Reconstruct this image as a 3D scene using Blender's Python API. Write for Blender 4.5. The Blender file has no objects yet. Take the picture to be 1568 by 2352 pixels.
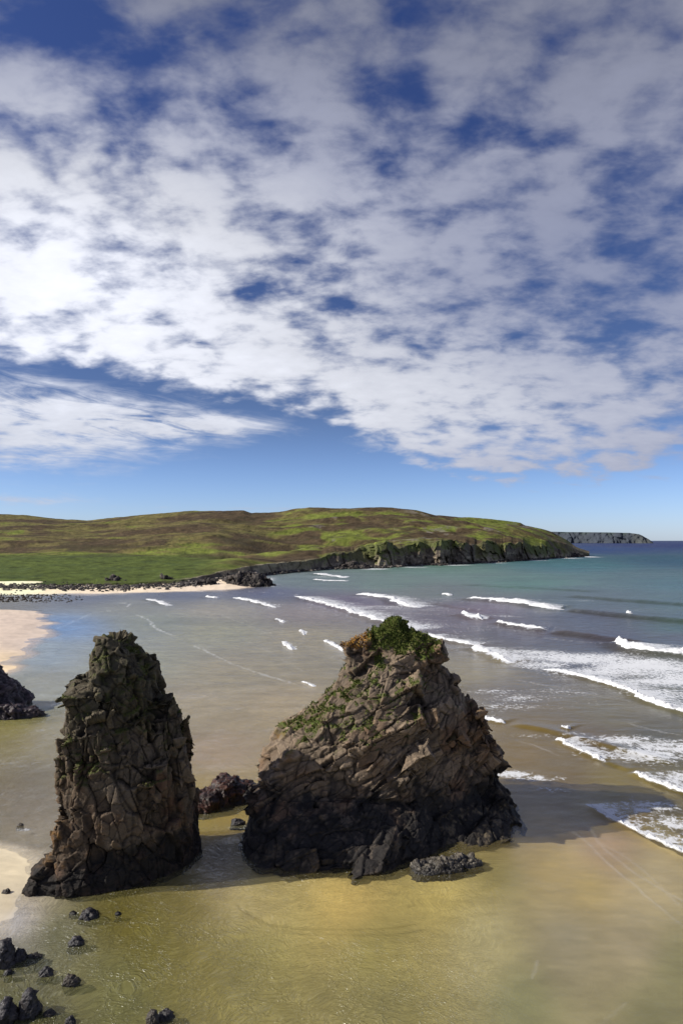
import bpy, bmesh, math, random
import numpy as np
from mathutils import Vector

random.seed(7)
rng = np.random.default_rng(7)
scene = bpy.context.scene
COL = scene.collection

# ------------------------------------------------------------------ camera frame
H = 22.0            # eye height above the sea, metres
F = 1568.0          # focal length in the survey units used below (picture 1568 x 2352)
PITCH = math.atan(65.0 / F)

def ray(u, v):
    x = (u - 784.0) / F
    zc = (1176.0 - v) / F
    return x, math.cos(PITCH) - zc * math.sin(PITCH), math.sin(PITCH) + zc * math.cos(PITCH)

def G(u, v, z=0.0):
    """point of the ground (height z) seen at survey coordinates u, v"""
    x, y, w = ray(u, v)
    t = (z - H) / w
    return np.array([x * t, y * t, z])

def P(u, v, Y):
    x, y, w = ray(u, v)
    t = Y / y
    return np.array([x * t, Y, H + w * t])

# ------------------------------------------------------------------ noise (numpy)
def _h(ix, iy, iz, s):
    n = (ix.astype(np.int64) * 374761393 + iy.astype(np.int64) * 668265263 +
         iz.astype(np.int64) * 2147483647 + int(s) * 974634777) & 0xffffffff
    n = ((n ^ (n >> 13)) * 1274126177) & 0xffffffff
    n = ((n ^ (n >> 16)) * 2246822519) & 0xffffffff
    n = (n ^ (n >> 15)) & 0xffffffff
    return n / 4294967295.0

def vnoise(p, s=0):
    i = np.floor(p).astype(np.int64)
    f = p - i
    f = f * f * f * (f * (f * 6 - 15) + 10)
    r = 0
    for dx in (0, 1):
        wx = f[:, 0] if dx else 1 - f[:, 0]
        for dy in (0, 1):
            wy = f[:, 1] if dy else 1 - f[:, 1]
            for dz in (0, 1):
                wz = f[:, 2] if dz else 1 - f[:, 2]
                r = r + wx * wy * wz * _h(i[:, 0] + dx, i[:, 1] + dy, i[:, 2] + dz, s)
    return r * 2 - 1

def fbm(p, octaves=4, s=0, gain=.5):
    a, r, t = 1.0, 0, 0
    q = p.copy()
    for k in range(octaves):
        r = r + a * vnoise(q, s + k)
        t += a
        a *= gain
        q = q * 2.03 + 11.7
    return r / t * 1.6

def worley(p, s=0, jitter=.9):
    """F1, F2, a random height per cell and a plane tilt inside the cell"""
    i = np.floor(p).astype(np.int64)
    n = len(p)
    f1 = np.full(n, 9.0); f2 = np.full(n, 9.0)
    cid = np.zeros(n); cx = np.zeros((n, 3))
    ids = np.zeros((n, 3), np.int64)
    for dx in (-1, 0, 1):
        for dy in (-1, 0, 1):
            for dz in (-1, 0, 1):
                c = i + np.array([dx, dy, dz])
                o = np.stack([_h(c[:, 0], c[:, 1], c[:, 2], s + 1), _h(c[:, 0], c[:, 1], c[:, 2], s + 2),
                              _h(c[:, 0], c[:, 1], c[:, 2], s + 3)], 1)
                q = c + .5 + (o - .5) * jitter
                d = np.sqrt(((p - q) ** 2).sum(1))
                m = d < f1
                f2 = np.where(m, f1, np.minimum(f2, d))
                f1 = np.where(m, d, f1)
                cx[m] = q[m]; ids[m] = c[m]
    h = _h(ids[:, 0], ids[:, 1], ids[:, 2], s + 7)
    g = np.stack([_h(ids[:, 0], ids[:, 1], ids[:, 2], s + 8 + k) for k in range(3)], 1) - .5
    tilt = ((p - cx) * g).sum(1) * 2
    return f1, f2, h, tilt

def sm(x, a, b):
    t = np.clip((x - a) / (b - a), 0, 1)
    return t * t * (3 - 2 * t)

def lerp(a, b, t):
    a = np.asarray(a, float); b = np.asarray(b, float)
    t = np.asarray(t)
    return a + (b - a) * t[:, None]

# ------------------------------------------------------------------ objects and materials
def tag(o, label=None, cat=None, group=None, kind=None):
    if label: o['label'] = label
    if cat: o['category'] = cat
    if group: o['group'] = group
    if kind: o['kind'] = kind
    return o

def mesh_obj(name, verts, faces, mat, parent=None, col=None, smooth=True, attrs=None):
    me = bpy.data.meshes.new(name)
    verts = np.asarray(verts, dtype=np.float32)
    if isinstance(faces, np.ndarray) and faces.ndim == 2:
        k = faces.shape[1]
        me.vertices.add(len(verts)); me.vertices.foreach_set('co', verts.ravel())
        me.loops.add(faces.size); me.loops.foreach_set('vertex_index', faces.astype(np.int32).ravel())
        me.polygons.add(len(faces))
        me.polygons.foreach_set('loop_start', np.arange(0, faces.size, k, dtype=np.int32))
        me.update(calc_edges=True)
        me.validate()
    else:
        me.from_pydata(verts.tolist(), [], faces)
    if smooth:
        me.polygons.foreach_set('use_smooth', np.ones(len(me.polygons), bool))
    if col is not None: set_col(me, col)
    if attrs:
        for k_, a in attrs.items():
            at = me.attributes.new(k_, 'FLOAT', 'POINT'); at.data.foreach_set('value', np.asarray(a, np.float32))
    me.materials.append(mat)
    o = bpy.data.objects.new(name, me)
    COL.objects.link(o)
    if parent: o.parent = parent
    return o

def set_col(me, col, name='Col'):
    a = me.color_attributes.new(name, 'FLOAT_COLOR', 'POINT')
    c = np.ones((len(me.vertices), 4), np.float32)
    c[:, :3] = np.clip(col, 0, 1)
    a.data.foreach_set('color', c.ravel())

def empty(name, loc):
    o = bpy.data.objects.new(name, None)
    o.location = loc; o.empty_display_size = .5
    COL.objects.link(o)
    return o

class NT:
    """small node-tree builder"""
    def __init__(s, tree):
        s.t = tree; tree.nodes.clear()
    def n(s, typ, ins=None, **kw):
        nd = s.t.nodes.new(typ)
        for k, v in kw.items(): setattr(nd, k, v)
        if ins:
            for k, v in ins.items():
                sock = nd.inputs[k]
                if hasattr(v, 'is_linked') or isinstance(v, bpy.types.NodeSocket): s.t.links.new(v, sock)
                else: sock.default_value = v
        return nd
    def m(s, op, a, b=0.0, c=0.0):
        nd = s.t.nodes.new('ShaderNodeMath'); nd.operation = op
        for i, v in enumerate((a, b, c)):
            if isinstance(v, bpy.types.NodeSocket): s.t.links.new(v, nd.inputs[i])
            else: nd.inputs[i].default_value = v
        return nd.outputs[0]
    def ss(s, x, a, b):
        nd = s.t.nodes.new('ShaderNodeMapRange'); nd.interpolation_type = 'SMOOTHSTEP'
        for k, v in (('Value', x), ('From Min', a), ('From Max', b)):
            if isinstance(v, bpy.types.NodeSocket): s.t.links.new(v, nd.inputs[k])
            else: nd.inputs[k].default_value = v
        return nd.outputs[0]
    def mix(s, f, a, b, mode='MIX'):
        nd = s.t.nodes.new('ShaderNodeMix'); nd.data_type = 'RGBA'; nd.blend_type = mode
        for i, v in ((0, f), (6, a), (7, b)):
            if isinstance(v, bpy.types.NodeSocket): s.t.links.new(v, nd.inputs[i])
            else: nd.inputs[i].default_value = (tuple(v) + (1,) if i else v)
        return nd.outputs[2]
    def noise(s, vec, scale, detail=4, rough=.55, dist=0.0):
        nd = s.n('ShaderNodeTexNoise', {'Vector': vec, 'Scale': scale, 'Detail': detail, 'Roughness': rough, 'Distortion': dist})
        return nd.outputs[0]
    def vmul(s, v, w):
        nd = s.t.nodes.new('ShaderNodeVectorMath'); nd.operation = 'MULTIPLY'
        s.t.links.new(v, nd.inputs[0]); nd.inputs[1].default_value = w
        return nd.outputs[0]
    def link(s, a, b): s.t.links.new(a, b)

def new_mat(name):
    m = bpy.data.materials.new(name); m.use_nodes = True
    return m, NT(m.node_tree)

def out_surface(nt, sh):
    o = nt.n('ShaderNodeOutputMaterial'); nt.link(sh, o.inputs['Surface'])

def vcol_mat(name, rough=.85, scale=3.0, amount=.35, bump=.4, bdist=.1, spec=.3, fine=14.0, strata=0.0, cracks=False):
    m, nt = new_mat(name)
    c = nt.n('ShaderNodeAttribute', attribute_name='Col').outputs['Color']
    pos = nt.n('ShaderNodeNewGeometry').outputs['Position']
    a = nt.noise(pos, scale, 6, .62)
    b = nt.noise(pos, fine, 5, .65)
    k = nt.m('ADD', nt.m('MULTIPLY', a, .6), nt.m('MULTIPLY', b, .4))
    k = nt.m('MULTIPLY_ADD', k, amount * 4, 1 - amount * 2)
    k = nt.m('MAXIMUM', k, .15)
    g = nt.n('ShaderNodeCombineColor', {0: k, 1: k, 2: k}).outputs[0]
    colr = nt.mix(1.0, c, g, 'MULTIPLY')
    hgt = nt.m('ADD', nt.m('MULTIPLY', a, .7), nt.m('MULTIPLY', b, .35))
    if strata:
        sv = nt.vmul(pos, (1.6, 1.2, 5.0))
        hgt = nt.m('ADD', hgt, nt.m('MULTIPLY', nt.noise(sv, strata, 5, .7, .6), .6))
    if cracks:
        wp = nt.n('ShaderNodeTexNoise', {'Vector': pos, 'Scale': 1.2, 'Detail': 3.0})
        pv = nt.n('ShaderNodeVectorMath', {0: nt.vmul(pos, (1.0, 1.0, 1.7)), 1: nt.vmul(wp.outputs['Color'], (.7, .7, .7))}, operation='ADD').outputs[0]
        e1 = nt.n('ShaderNodeTexVoronoi', {'Vector': pv, 'Scale': .75}, feature='DISTANCE_TO_EDGE').outputs['Distance']
        e2 = nt.n('ShaderNodeTexVoronoi', {'Vector': pv, 'Scale': 2.2}, feature='DISTANCE_TO_EDGE').outputs['Distance']
        ck = nt.m('MULTIPLY', nt.m('ADD', nt.m('MULTIPLY', nt.ss(e1, 0.0, .04), .22), .78), nt.m('ADD', nt.m('MULTIPLY', nt.ss(e2, 0.0, .05), .12), .88))
        colr = nt.mix(1.0, colr, nt.n('ShaderNodeCombineColor', {0: ck, 1: ck, 2: ck}).outputs[0], 'MULTIPLY')
        hgt = nt.m('ADD', hgt, nt.m('MULTIPLY', ck, .6))
    bp = nt.n('ShaderNodeBump', {'Strength': bump, 'Distance': bdist, 'Height': hgt})
    ps = nt.n('ShaderNodeBsdfPrincipled', {'Base Color': colr, 'Roughness': rough, 'Specular IOR Level': spec, 'Normal': bp.outputs[0]})
    out_surface(nt, ps.outputs[0])
    return m

M_rock = vcol_mat('rock', .75, 2.2, .36, .6, .18, .3, 9.0, 1.6, cracks=True)
M_wetrock = vcol_mat('wet_rock', .42, 3.0, .35, .7, .12, .4, 12.0)
M_hill = vcol_mat('moorland', .95, .10, .36, .7, 2.5, .1, .5)
M_cliff = vcol_mat('cliff_rock', .9, .12, .30, .6, 1.5, .15, .5, .1)
M_far = vcol_mat('far_cliff_rock', .95, .01, .22, .2, 4, .1, .05)
M_turf = vcol_mat('turf', .85, 2.5, .3, .2, .05, .2, 10)

# ------------------------------------------------------------------ world: sky with high cloud
SUN_EL = math.radians(34.5)
sdir = np.array([-0.99, -0.12, 0]); sdir /= np.linalg.norm(sdir)
SUN = Vector((sdir[0] * math.cos(SUN_EL), sdir[1] * math.cos(SUN_EL), math.sin(SUN_EL)))

def build_world():
    w = bpy.data.worlds.new('World'); scene.world = w; w.use_nodes = True
    nt = NT(w.node_tree)
    sky = nt.n('ShaderNodeTexSky', sky_type='NISHITA')
    sky.sun_disc = False
    sky.sun_elevation = SUN_EL
    sky.sun_rotation = math.atan2(SUN.x, SUN.y)
    sky.air_density = 1.0; sky.dust_density = .25; sky.ozone_density = 2.5
    d = nt.n('ShaderNodeTexCoord').outputs['Generated']
    sp = nt.n('ShaderNodeSeparateXYZ', {0: d})
    X, Y, Z = sp.outputs
    Zp = nt.m('MAXIMUM', Z, 0.0)
    rad = nt.m('SQRT', nt.m('ADD', nt.m('MULTIPLY', X, X), nt.m('MULTIPLY', Y, Y)))
    rad = nt.m('MAXIMUM', rad, .001)
    b = nt.m('DIVIDE', Zp, rad)                       # tangent of the elevation
    az = nt.m('ARCTAN2', X, Y)                        # compass angle, 0 = north (+Y)
    inv = nt.m('DIVIDE', 1.0, nt.m('ADD', Zp, .30))
    px = nt.m('MULTIPLY', X, inv); py = nt.m('MULTIPLY', Y, inv)
    pl = nt.n('ShaderNodeCombineXYZ', {0: px, 1: py, 2: 3.3}).outputs[0]
    # drifted coordinates: streets of cloud run towards the right horizon
    n1 = nt.noise(pl, 3.6, 6, .55, .3)
    n2 = nt.noise(nt.vmul(pl, (1.0, 1.25, 1)), 9.0, 4, .50, .2)
    n3 = nt.noise(nt.vmul(pl, (1.0, 1.5, 1)), 24.0, 5, .6, .2)
    base = nt.m('ADD', nt.m('ADD', nt.m('MULTIPLY', n1, .34), nt.m('MULTIPLY', n2, .52)), nt.m('MULTIPLY', n3, .14))
    # lower edge of the main sheet as a function of the compass angle
    fc = nt.n('ShaderNodeFloatCurve')
    azn = nt.m('ADD', nt.m('MULTIPLY', az, .5), .5)
    nt.link(azn, fc.inputs['Value'])
    cu = fc.mapping.curves[0]
    pts = [(-1.0, .22), (-.46, .245), (-.36, .235), (-.21, .205), (-.085, .190), (.0, .168), (.06, .135), (.12, .105), (.2, .088), (.3, .08), (.42, .088), (.48, .10), (1.0, .1)]
    cu.points[0].location = (pts[0][0] * .5 + .5, pts[0][1]); cu.points[1].location = (pts[-1][0] * .5 + .5, pts[-1][1])
    for q in pts[1:-1]: cu.points.new(q[0] * .5 + .5, q[1])
    fc.mapping.update()
    wob = nt.m('MULTIPLY', nt.m('SUBTRACT', n2, .5), .10)
    e = nt.m('SUBTRACT', nt.m('ADD', b, wob), fc.outputs[0])
    main = nt.ss(e, -.006, .03)
    def blob(a0, b0, ra, rb, slope=0.0):
        da = nt.m('DIVIDE', nt.m('SUBTRACT', az, a0), ra)
        db = nt.m('SUBTRACT', b, b0)
        db = nt.m('DIVIDE', nt.m('SUBTRACT', db, nt.m('MULTIPLY', nt.m('SUBTRACT', az, a0), slope)), rb)
        r2 = nt.m('ADD', nt.m('MULTIPLY', da, da), nt.m('MULTIPLY', db, db))
        return nt.m('POWER', 2.718, nt.m('MULTIPLY', r2, -1.0))
    def UV(u, v):
        a = math.atan((u - 784) / F)
        return a, (1241 - v) / F * math.cos(a)
    def uvblob(u, v, ru, rv, slope=0.0):
        a, bb = UV(u, v)
        return blob(a, bb, ru / F, rv / F, slope)
    # clear gaps (negative) and dense banks (positive)
    cov = nt.m('SUBTRACT', nt.m('ADD', base, .10), nt.m('MULTIPLY', nt.ss(b, .5, .75), .022))
    for u, v, ru, rv, k, sl in [
        (560, 650, 150, 40, -.17, -.15), (790, 690, 110, 30, -.13, 0), (890, 380, 60, 80, -.14, .3), (950, 110, 45, 130, -.17, 0), (1120, 260, 130, 45, -.13, -.2),
        (1450, 370, 70, 60, -.10, 0), (50, 30, 120, 90, -.16, 0), (160, 290, 140, 26, -.16, -.15), (1150, 700, 200, 90, -.085, 0), (330, 200, 120, 70, -.07, 0),
        (1480, 620, 160, 120, -.06, 0), (1300, 530, 240, 70, -.04, 0), (300, 560, 70, 30, -.13, 0), (720, 520, 30, 30, -.13, 0), (640, 480, 60, 20, -.08, 0),
        (1130, 560, 80, 25, -.08, 0), (60, 775, 110, 18, -.08, -.1), (700, 885, 30, 30, -.14, 0),
        (300, 740, 420, 90, .17, -.18), (250, 460, 260, 110, .11, 0), (900, 500, 260, 90, .09, 0), (1120, 130, 170, 120, .14, 0), (730, 330, 110, 110, .10, 0), (1150, 900, 420, 80, .15, -.1),
        (1000, 420, 120, 60, .07, 0), (800, 80, 90, 70, .08, 0)]:
        cov = nt.m('ADD', cov, nt.m('MULTIPLY', uvblob(u, v, ru, rv, sl), k * (.50 if k < 0 else .5)))
    dens = nt.m('MULTIPLY', nt.ss(cov, .455, .675), main)
    dens = nt.m('MULTIPLY', dens, nt.m('SUBTRACT', 1.0, nt.m('MULTIPLY', uvblob(1400, 620, 420, 230, 0), .34)))
    # thin streaky bank low on the left
    st = nt.noise(nt.n('ShaderNodeCombineXYZ', {0: nt.m('MULTIPLY', az, 5.5), 1: nt.m('MULTIPLY', nt.m('ADD', b, nt.m('MULTIPLY', az, .10)), 34.0), 2: 1.0}).outputs[0], 1.6, 8, .66, 1.2)
    lb = nt.m('ADD', uvblob(20, 968, 380, 112, 0), nt.m('MULTIPLY', uvblob(420, 975, 260, 38, 0), .65))
    lb = nt.m('ADD', lb, nt.m('MULTIPLY', uvblob(60, 1150, 150, 14, 0), .55))
    lb = nt.m('ADD', lb, nt.m('MULTIPLY', uvblob(560, 1168, 260, 5, 0), .45))
    lb = nt.m('ADD', lb, nt.m('MULTIPLY', uvblob(920, 1015, 110, 30, 0), .5))
    low = nt.ss(nt.m('MULTIPLY', lb, nt.m('ADD', nt.m('MULTIPLY', nt.m('ADD', nt.m('MULTIPLY', st, .6), nt.m('MULTIPLY', n2, .4)), 2.2), -.55)), .12, .62)
    dens = nt.m('MAXIMUM', dens, nt.m('MULTIPLY', low, .93))
    # brightness: whitest low on the left, greyer overhead and to the right
    br = nt.m('ADD', nt.m('MULTIPLY', uvblob(120, 680, 640, 400, 0), .60), .41)
    br = nt.m('ADD', br, nt.m('MULTIPLY', uvblob(1000, 930, 520, 160, 0), .24))
    br = nt.m('SUBTRACT', br, nt.m('MULTIPLY', nt.ss(b, .38, .85), .16))
    sh = nt.m('MULTIPLY', nt.m('SUBTRACT', n2, .5), .38)
    sh = nt.m('ADD', sh, nt.m('MULTIPLY', nt.m('SUBTRACT', n3, .5), .15))
    br = nt.m('MULTIPLY', br, nt.m('ADD', 1.0, sh))
    br = nt.m('MULTIPLY', br, 10.0)
    warm = nt.ss(br, 3.0, 8.0)
    tint = nt.mix(warm, (.84, .90, 1.20), (.96, .985, 1.08))
    cl = nt.mix(1.0, tint, nt.n('ShaderNodeCombineColor', {0: br, 1: br, 2: br}).outputs[0], 'MULTIPLY')
    # deepen the blue overhead the way the real sky darkens away from the sun
    gr = nt.ss(b, .0, .75)
    tone = nt.mix(gr, (.50, .54, .74), (.38, .44, .76))
    tone = nt.mix(nt.ss(b, 0.0, .22), (.80, 1.0, 1.62), tone)
    skyc = nt.mix(1.0, sky.outputs[0], tone, 'MULTIPLY')
    fin = nt.mix(nt.m('MULTIPLY', dens, .96), skyc, cl)
    bg = nt.n('ShaderNodeBackground', {'Color': fin, 'Strength': .1})
    o = nt.n('ShaderNodeOutputWorld'); nt.link(bg.outputs[0], o.inputs[0])
build_world()

sl = bpy.data.lights.new('sun', 'SUN'); sl.energy = 5.0; sl.angle = math.radians(.5); sl.color = (1, .95, .86)
so = bpy.data.objects.new('sun', sl); COL.objects.link(so)
so.rotation_euler = (-SUN).to_track_quat('-Z', 'Y').to_euler()
so.location = (0, 0, 80)

cam = bpy.data.cameras.new('camera'); co = bpy.data.objects.new('camera', cam); COL.objects.link(co)
co.location = (0, 0, H); co.rotation_euler = (math.pi / 2 + PITCH, 0, 0)
cam.sensor_fit = 'VERTICAL'; cam.sensor_height = 36; cam.lens = 24
cam.clip_start = .1; cam.clip_end = 60000
scene.camera = co
scene.view_settings.view_transform = 'Standard'; scene.view_settings.look = 'None'
scene.view_settings.exposure = 0

# ------------------------------------------------------------------ the waves (crest lines on the water, survey coordinates)
# (points, foam width m, height m, trailing foam length m, trailing density, swell height)
BREAK = [
 ([(814,1365),(856,1369),(899,1377),(925,1390),(950,1396),(971,1397)], 5.5, .75, 22, .8, .5, 'second of the far breakers from the left, short and bright behind the long crest'),
 ([(1069,1374),(1109,1379),(1150,1382),(1194,1386),(1234,1393),(1262,1399),(1295,1400)], 6.5, .9, 18, .9, .7, 'long white breaker farthest out in front of the green sea'),
 ([(1059,1411),(1084,1421),(1109,1424)], 4.5, .8, 12, .7, .7, 'short thick breaker left of the curling swell'),
 ([(1134,1431),(1179,1441),(1210,1446),(1234,1448),(1262,1450)], 3.0, .6, 8, .6, .7, 'thin broken breaker running on from a thick short one'),
 ([(1409,1476),(1434,1490),(1474,1499),(1524,1504),(1568,1506),(1640,1512)], 5.0, .95, 22, 1.0, .8, 'broad thick breaker at the right edge of the picture'),
 ([(675,1369),(704,1378),(745,1387),(784,1398),(829,1414),(884,1431),(929,1441),(965,1453)], 4.2, .6, 22, .85, .4, 'long breaker running down behind the grassy top of the big sea stack'),
 ([(969,1458),(1009,1469),(1064,1478),(1094,1484)], 3.2, .55, 14, .7, .4, 'breaker that starts at the right shoulder of the big sea stack'),
 ([(1084,1488),(1124,1503),(1154,1518),(1179,1523)], 3.0, .6, 14, 1.0, .4, 'curved thick breaker ahead of the wide lacy foam'),
 ([(1239,1536),(1309,1551),(1384,1569),(1424,1580),(1459,1598),(1484,1612),(1530,1628),(1568,1638),(1640,1660)], 1.9, .45, 16, .85, .35, 'long slanting breaker below the wide lacy foam on the right'),
 ([(1085,1642),(1124,1655),(1166,1664)], 1.3, .35, 4, .5, .2, 'small white breaker touching the right flank of the big sea stack'),
 ([(1287,1671),(1309,1676)], .9, .25, 4, .4, .2, 'tiny tuft of foam between two slanting breakers'),
 ([(1274,1698),(1319,1720),(1359,1740),(1391,1750)], 1.15, .35, 9, .8, .2, 'short slanting breaker above the tip of the rock shadow'),
 ([(1451,1773),(1484,1793),(1549,1815),(1600,1832)], 1.0, .3, 7, .7, .2, 'thin breaker right of the tip of the rock shadow'),
 ([(1345,1845),(1384,1871),(1434,1897),(1484,1922),(1524,1938),(1568,1960),(1620,1985)], .75, .2, 6, .7, .12, 'nearest long foam edge lapping the wet sand on the right'),
 ([(332,1376),(360,1381),(387,1393)], 3.2, .3, 12, .4, .2, 'thin foam line farthest left on the bay'),
 ([(470,1371),(500,1374)], 3.8, .5, 8, .5, .2, 'small foam patch left of the rocky spit foot'),
 ([(532,1373),(575,1380),(595,1386),(632,1396)], 3.4, .45, 12, .6, .25, 'thin slanting breaker below the rocky spit'),
 ([(635,1422),(650,1431)], 2.2, .4, 14, .35, .1, 'small ragged foam tuft, upper one left of the big sea stack top'),
 ([(690,1447),(699,1461)], 1.8, .35, 14, .35, .1, 'small ragged foam tuft nearest above the big sea stack summit on its left'),
 ([(645,1473),(660,1482),(672,1494)], 1.8, .35, 10, .35, .1, 'bent little foam tuft left of the big sea stack summit'),
 ([(742,1471),(765,1480),(792,1497)], 1.8, .4, 10, .35, .1, 'short breaker that ends against the lichened knob of the big sea stack'),
 ([(692,1566),(725,1579)], 1.0, .2, 3, .3, .1, 'short foam streak at the left slope of the big sea stack'),
 ([(720,1317),(750,1321),(790,1327)], 9, .6, 10, .6, .2, 'upper foam streak under the dark low cliffs'),
 ([(716,1331),(755,1334),(802,1335)], 6, .45, 8, .4, .2, 'lower thin foam streak under the dark low cliffs'),
 ([(1016,1365),(1034,1368)], 4, .5, 6, .4, .3, 'small whitecap left of the farthest long breaker'),
 ([(1438,1413),(1447,1415)], 2.6, .8, 6, .5, .3, 'single whitecap alone on the dark green swell'),
]
# unbroken swells and thin swash lines: (points, height, half width, kind)
SWELL = [
 ([(1289,1400),(1324,1403),(1434,1416),(1559,1427),(1700,1440)], .75, 6.0),
 ([(1262,1451),(1330,1458),(1409,1470),(1500,1480)], .6, 5.0),
 ([(1300,1368),(1450,1380),(1568,1388),(1700,1398)], .5, 8.0),
 ([(1050,1342),(1200,1349),(1400,1360)], .35, 8.0),
 ([(1000,1385),(1060,1397),(1130,1407)], .35, 5.0),
 ([(1164,1664),(1230,1672),(1300,1690),(1340,1700),(1420,1722),(1568,1760)], .22, 1.6),
 ([(1391,1750),(1451,1773)], .12, 1.0),
]
SWASH = [
 ([(560,1358),(640,1362),(720,1370)], .5, .5), ([(980,1392),(1060,1400),(1120,1404)], .5, .6), ([(700,1385),(760,1400),(830,1425)], .4, .55), ([(1000,1480),(1060,1496),(1110,1512)], .3, .4), ([(1180,1560),(1260,1574),(1340,1592),(1400,1604)], .25, .5), ([(1240,1465),(1330,1474),(1420,1482)], .4, .6), ([(1440,1660),(1500,1678),(1568,1690)], .15, .55), ([(1180,1700),(1240,1716),(1290,1738)], .1, .35),
 ([(560,1470),(600,1486),(640,1510),(700,1545)], .2, .2), ([(420,1400),(500,1408),(560,1432),(640,1466)], .25, .2), ([(490,1396),(520,1396)], .5, .8), ([(140,1440),(220,1405),(300,1398)], .3, .3),
 ([(1259,1885),(1300,1903),(1334,1923),(1384,1973),(1434,2014),(1484,2058),(1568,2128),(1640,2190)], .07, .3),
 ([(1300,1870),(1345,1895),(1364,1918),(1380,1945),(1459,2008),(1520,2045),(1568,2068),(1640,2110)], .06, .25),
 ([(1375,1935),(1430,1965),(1500,2020),(1568,2090)], .05, .18),
 ([(1440,2300),(1380,2352),(1330,2400)], .0, .1),
 ([(1235,2205),(1226,2235),(1215,2255)], .05, .2),
 ([(540,2072),(556,2096),(590,2108),(612,2124),(660,2133),(784,2136),(900,2132),(980,2118)], .04, -.36),
 ([(310,1410),(345,1425),(352,1440),(382,1455),(410,1463)], .25, 1.0),
 ([(440,1481),(480,1498),(520,1520),(600,1548),(692,1575)], .22, .75),
 ([(240,1385),(300,1385),(290,1395)], .3, .9),
 ([(20,1525),(70,1500),(110,1450),(180,1425)], .2, .3),
 ([(10,2165),(35,2130),(60,2080)], .06, .35),
 ([(300,1790),(180,1830),(80,1850)], .1, .1),
]

def seg_field(xy, pts):
    """signed distance (positive = seaward / upper right), along-parameter 0..1"""
    best = np.full(len(xy), 1e9); sg = np.zeros(len(xy)); par = np.zeros(len(xy))
    L = np.r_[0, np.cumsum(np.linalg.norm(np.diff(pts, axis=0), axis=1))]
    for k in range(len(pts) - 1):
        a, b = pts[k], pts[k + 1]
        d = b - a; l = np.linalg.norm(d)
        t = np.clip(((xy - a) @ d) / l ** 2, 0, 1)
        q = a + t[:, None] * d
        dd = xy - q
        r = np.sqrt((dd ** 2).sum(1))
        s = np.sign(d[0] * dd[:, 1] - d[1] * dd[:, 0])
        m = r < best
        best[m] = r[m]; sg[m] = s[m]; par[m] = ((L[k] + t * l) / L[-1])[m]
    return best * sg, par, L[-1]

def near(xy, pts, m):
    return np.nonzero((xy[:, 0] > pts[:, 0].min() - m) & (xy[:, 0] < pts[:, 0].max() + m) &
                      (xy[:, 1] > pts[:, 1].min() - m) & (xy[:, 1] < pts[:, 1].max() + m))[0]

def smooth_line(pix, step=None):
    g = np.array([G(u, v)[:2] for u, v in pix])
    L = np.r_[0, np.cumsum(np.linalg.norm(np.diff(g, axis=0), axis=1))]
    step = step or max(.3, L[-1] / 60)
    t = np.arange(0, L[-1] + 1e-6, step)
    # Catmull-like smoothing: interpolate, then blur
    x = np.interp(t, L, g[:, 0]); y = np.interp(t, L, g[:, 1])
    k = max(1, int(len(t) / len(pix) / 2))
    ker = np.ones(2 * k + 1) / (2 * k + 1)
    xp = np.convolve(np.pad(x, k, mode='reflect', reflect_type='odd'), ker, 'valid')
    yp = np.convolve(np.pad(y, k, mode='reflect', reflect_type='odd'), ker, 'valid')
    return np.stack([xp, yp], 1)

def wave_height(x, y):
    xy = np.stack([x, y], 1)
    z = np.zeros(len(x))
    for pix, w, h, tl, td, sw, _ in BREAK:
        g = smooth_line(pix)
        wl = max(1.2, w * 1.1)
        ii = near(xy, g, wl * 4)
        if not len(ii): continue
        s, t, L = seg_field(xy[ii], g)
        end = sm(t, 0, .12) * (1 - sm(t, .88, 1)) 
        z[ii] += sw * end * np.where(s < 0, np.exp(-(s / (wl * .45)) ** 2), np.exp(-(s / (wl * 1.6)) ** 2))
    for pix, h, wl in SWELL:
        g = smooth_line(pix)
        ii = near(xy, g, wl * 4)
        if not len(ii): continue
        s, t, L = seg_field(xy[ii], g)
        end = sm(t, 0, .1) * (1 - sm(t, .85, 1))
        z[ii] += h * end * np.where(s < 0, np.exp(-(s / (wl * .35)) ** 2), np.exp(-(s / wl) ** 2))
    return z

# ------------------------------------------------------------------ fan-shaped sheets for sand and water
def fan(vs, ts, wob=None):
    """grid of ground points, rows by distance, columns by bearing"""
    T, D = np.meshgrid(ts, vs)
    x = (T * D).ravel(); y = D.ravel()
    nr, nc = len(vs), len(ts)
    i = np.arange(nr - 1)[:, None] * nc + np.arange(nc - 1)[None, :]
    f = np.stack([i, i + 1, i + nc + 1, i + nc], -1).reshape(-1, 4)
    return x, y, f

vv = np.r_[np.arange(2500, 1330, -1.9), np.arange(1330, 1262, -.9)]
dist_rows = np.r_[14, 18, 22, H * F / (vv - 1241.0), 1.1e3 * (30 ** (np.linspace(.03, 1, 30)))]
dist_rows = np.unique(np.round(dist_rows, 4))
ts = np.r_[np.linspace(-1.6, -.62, 40)[:-1], np.linspace(-.62, .62, 780), np.linspace(.62, 1.6, 40)[1:]]

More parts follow.
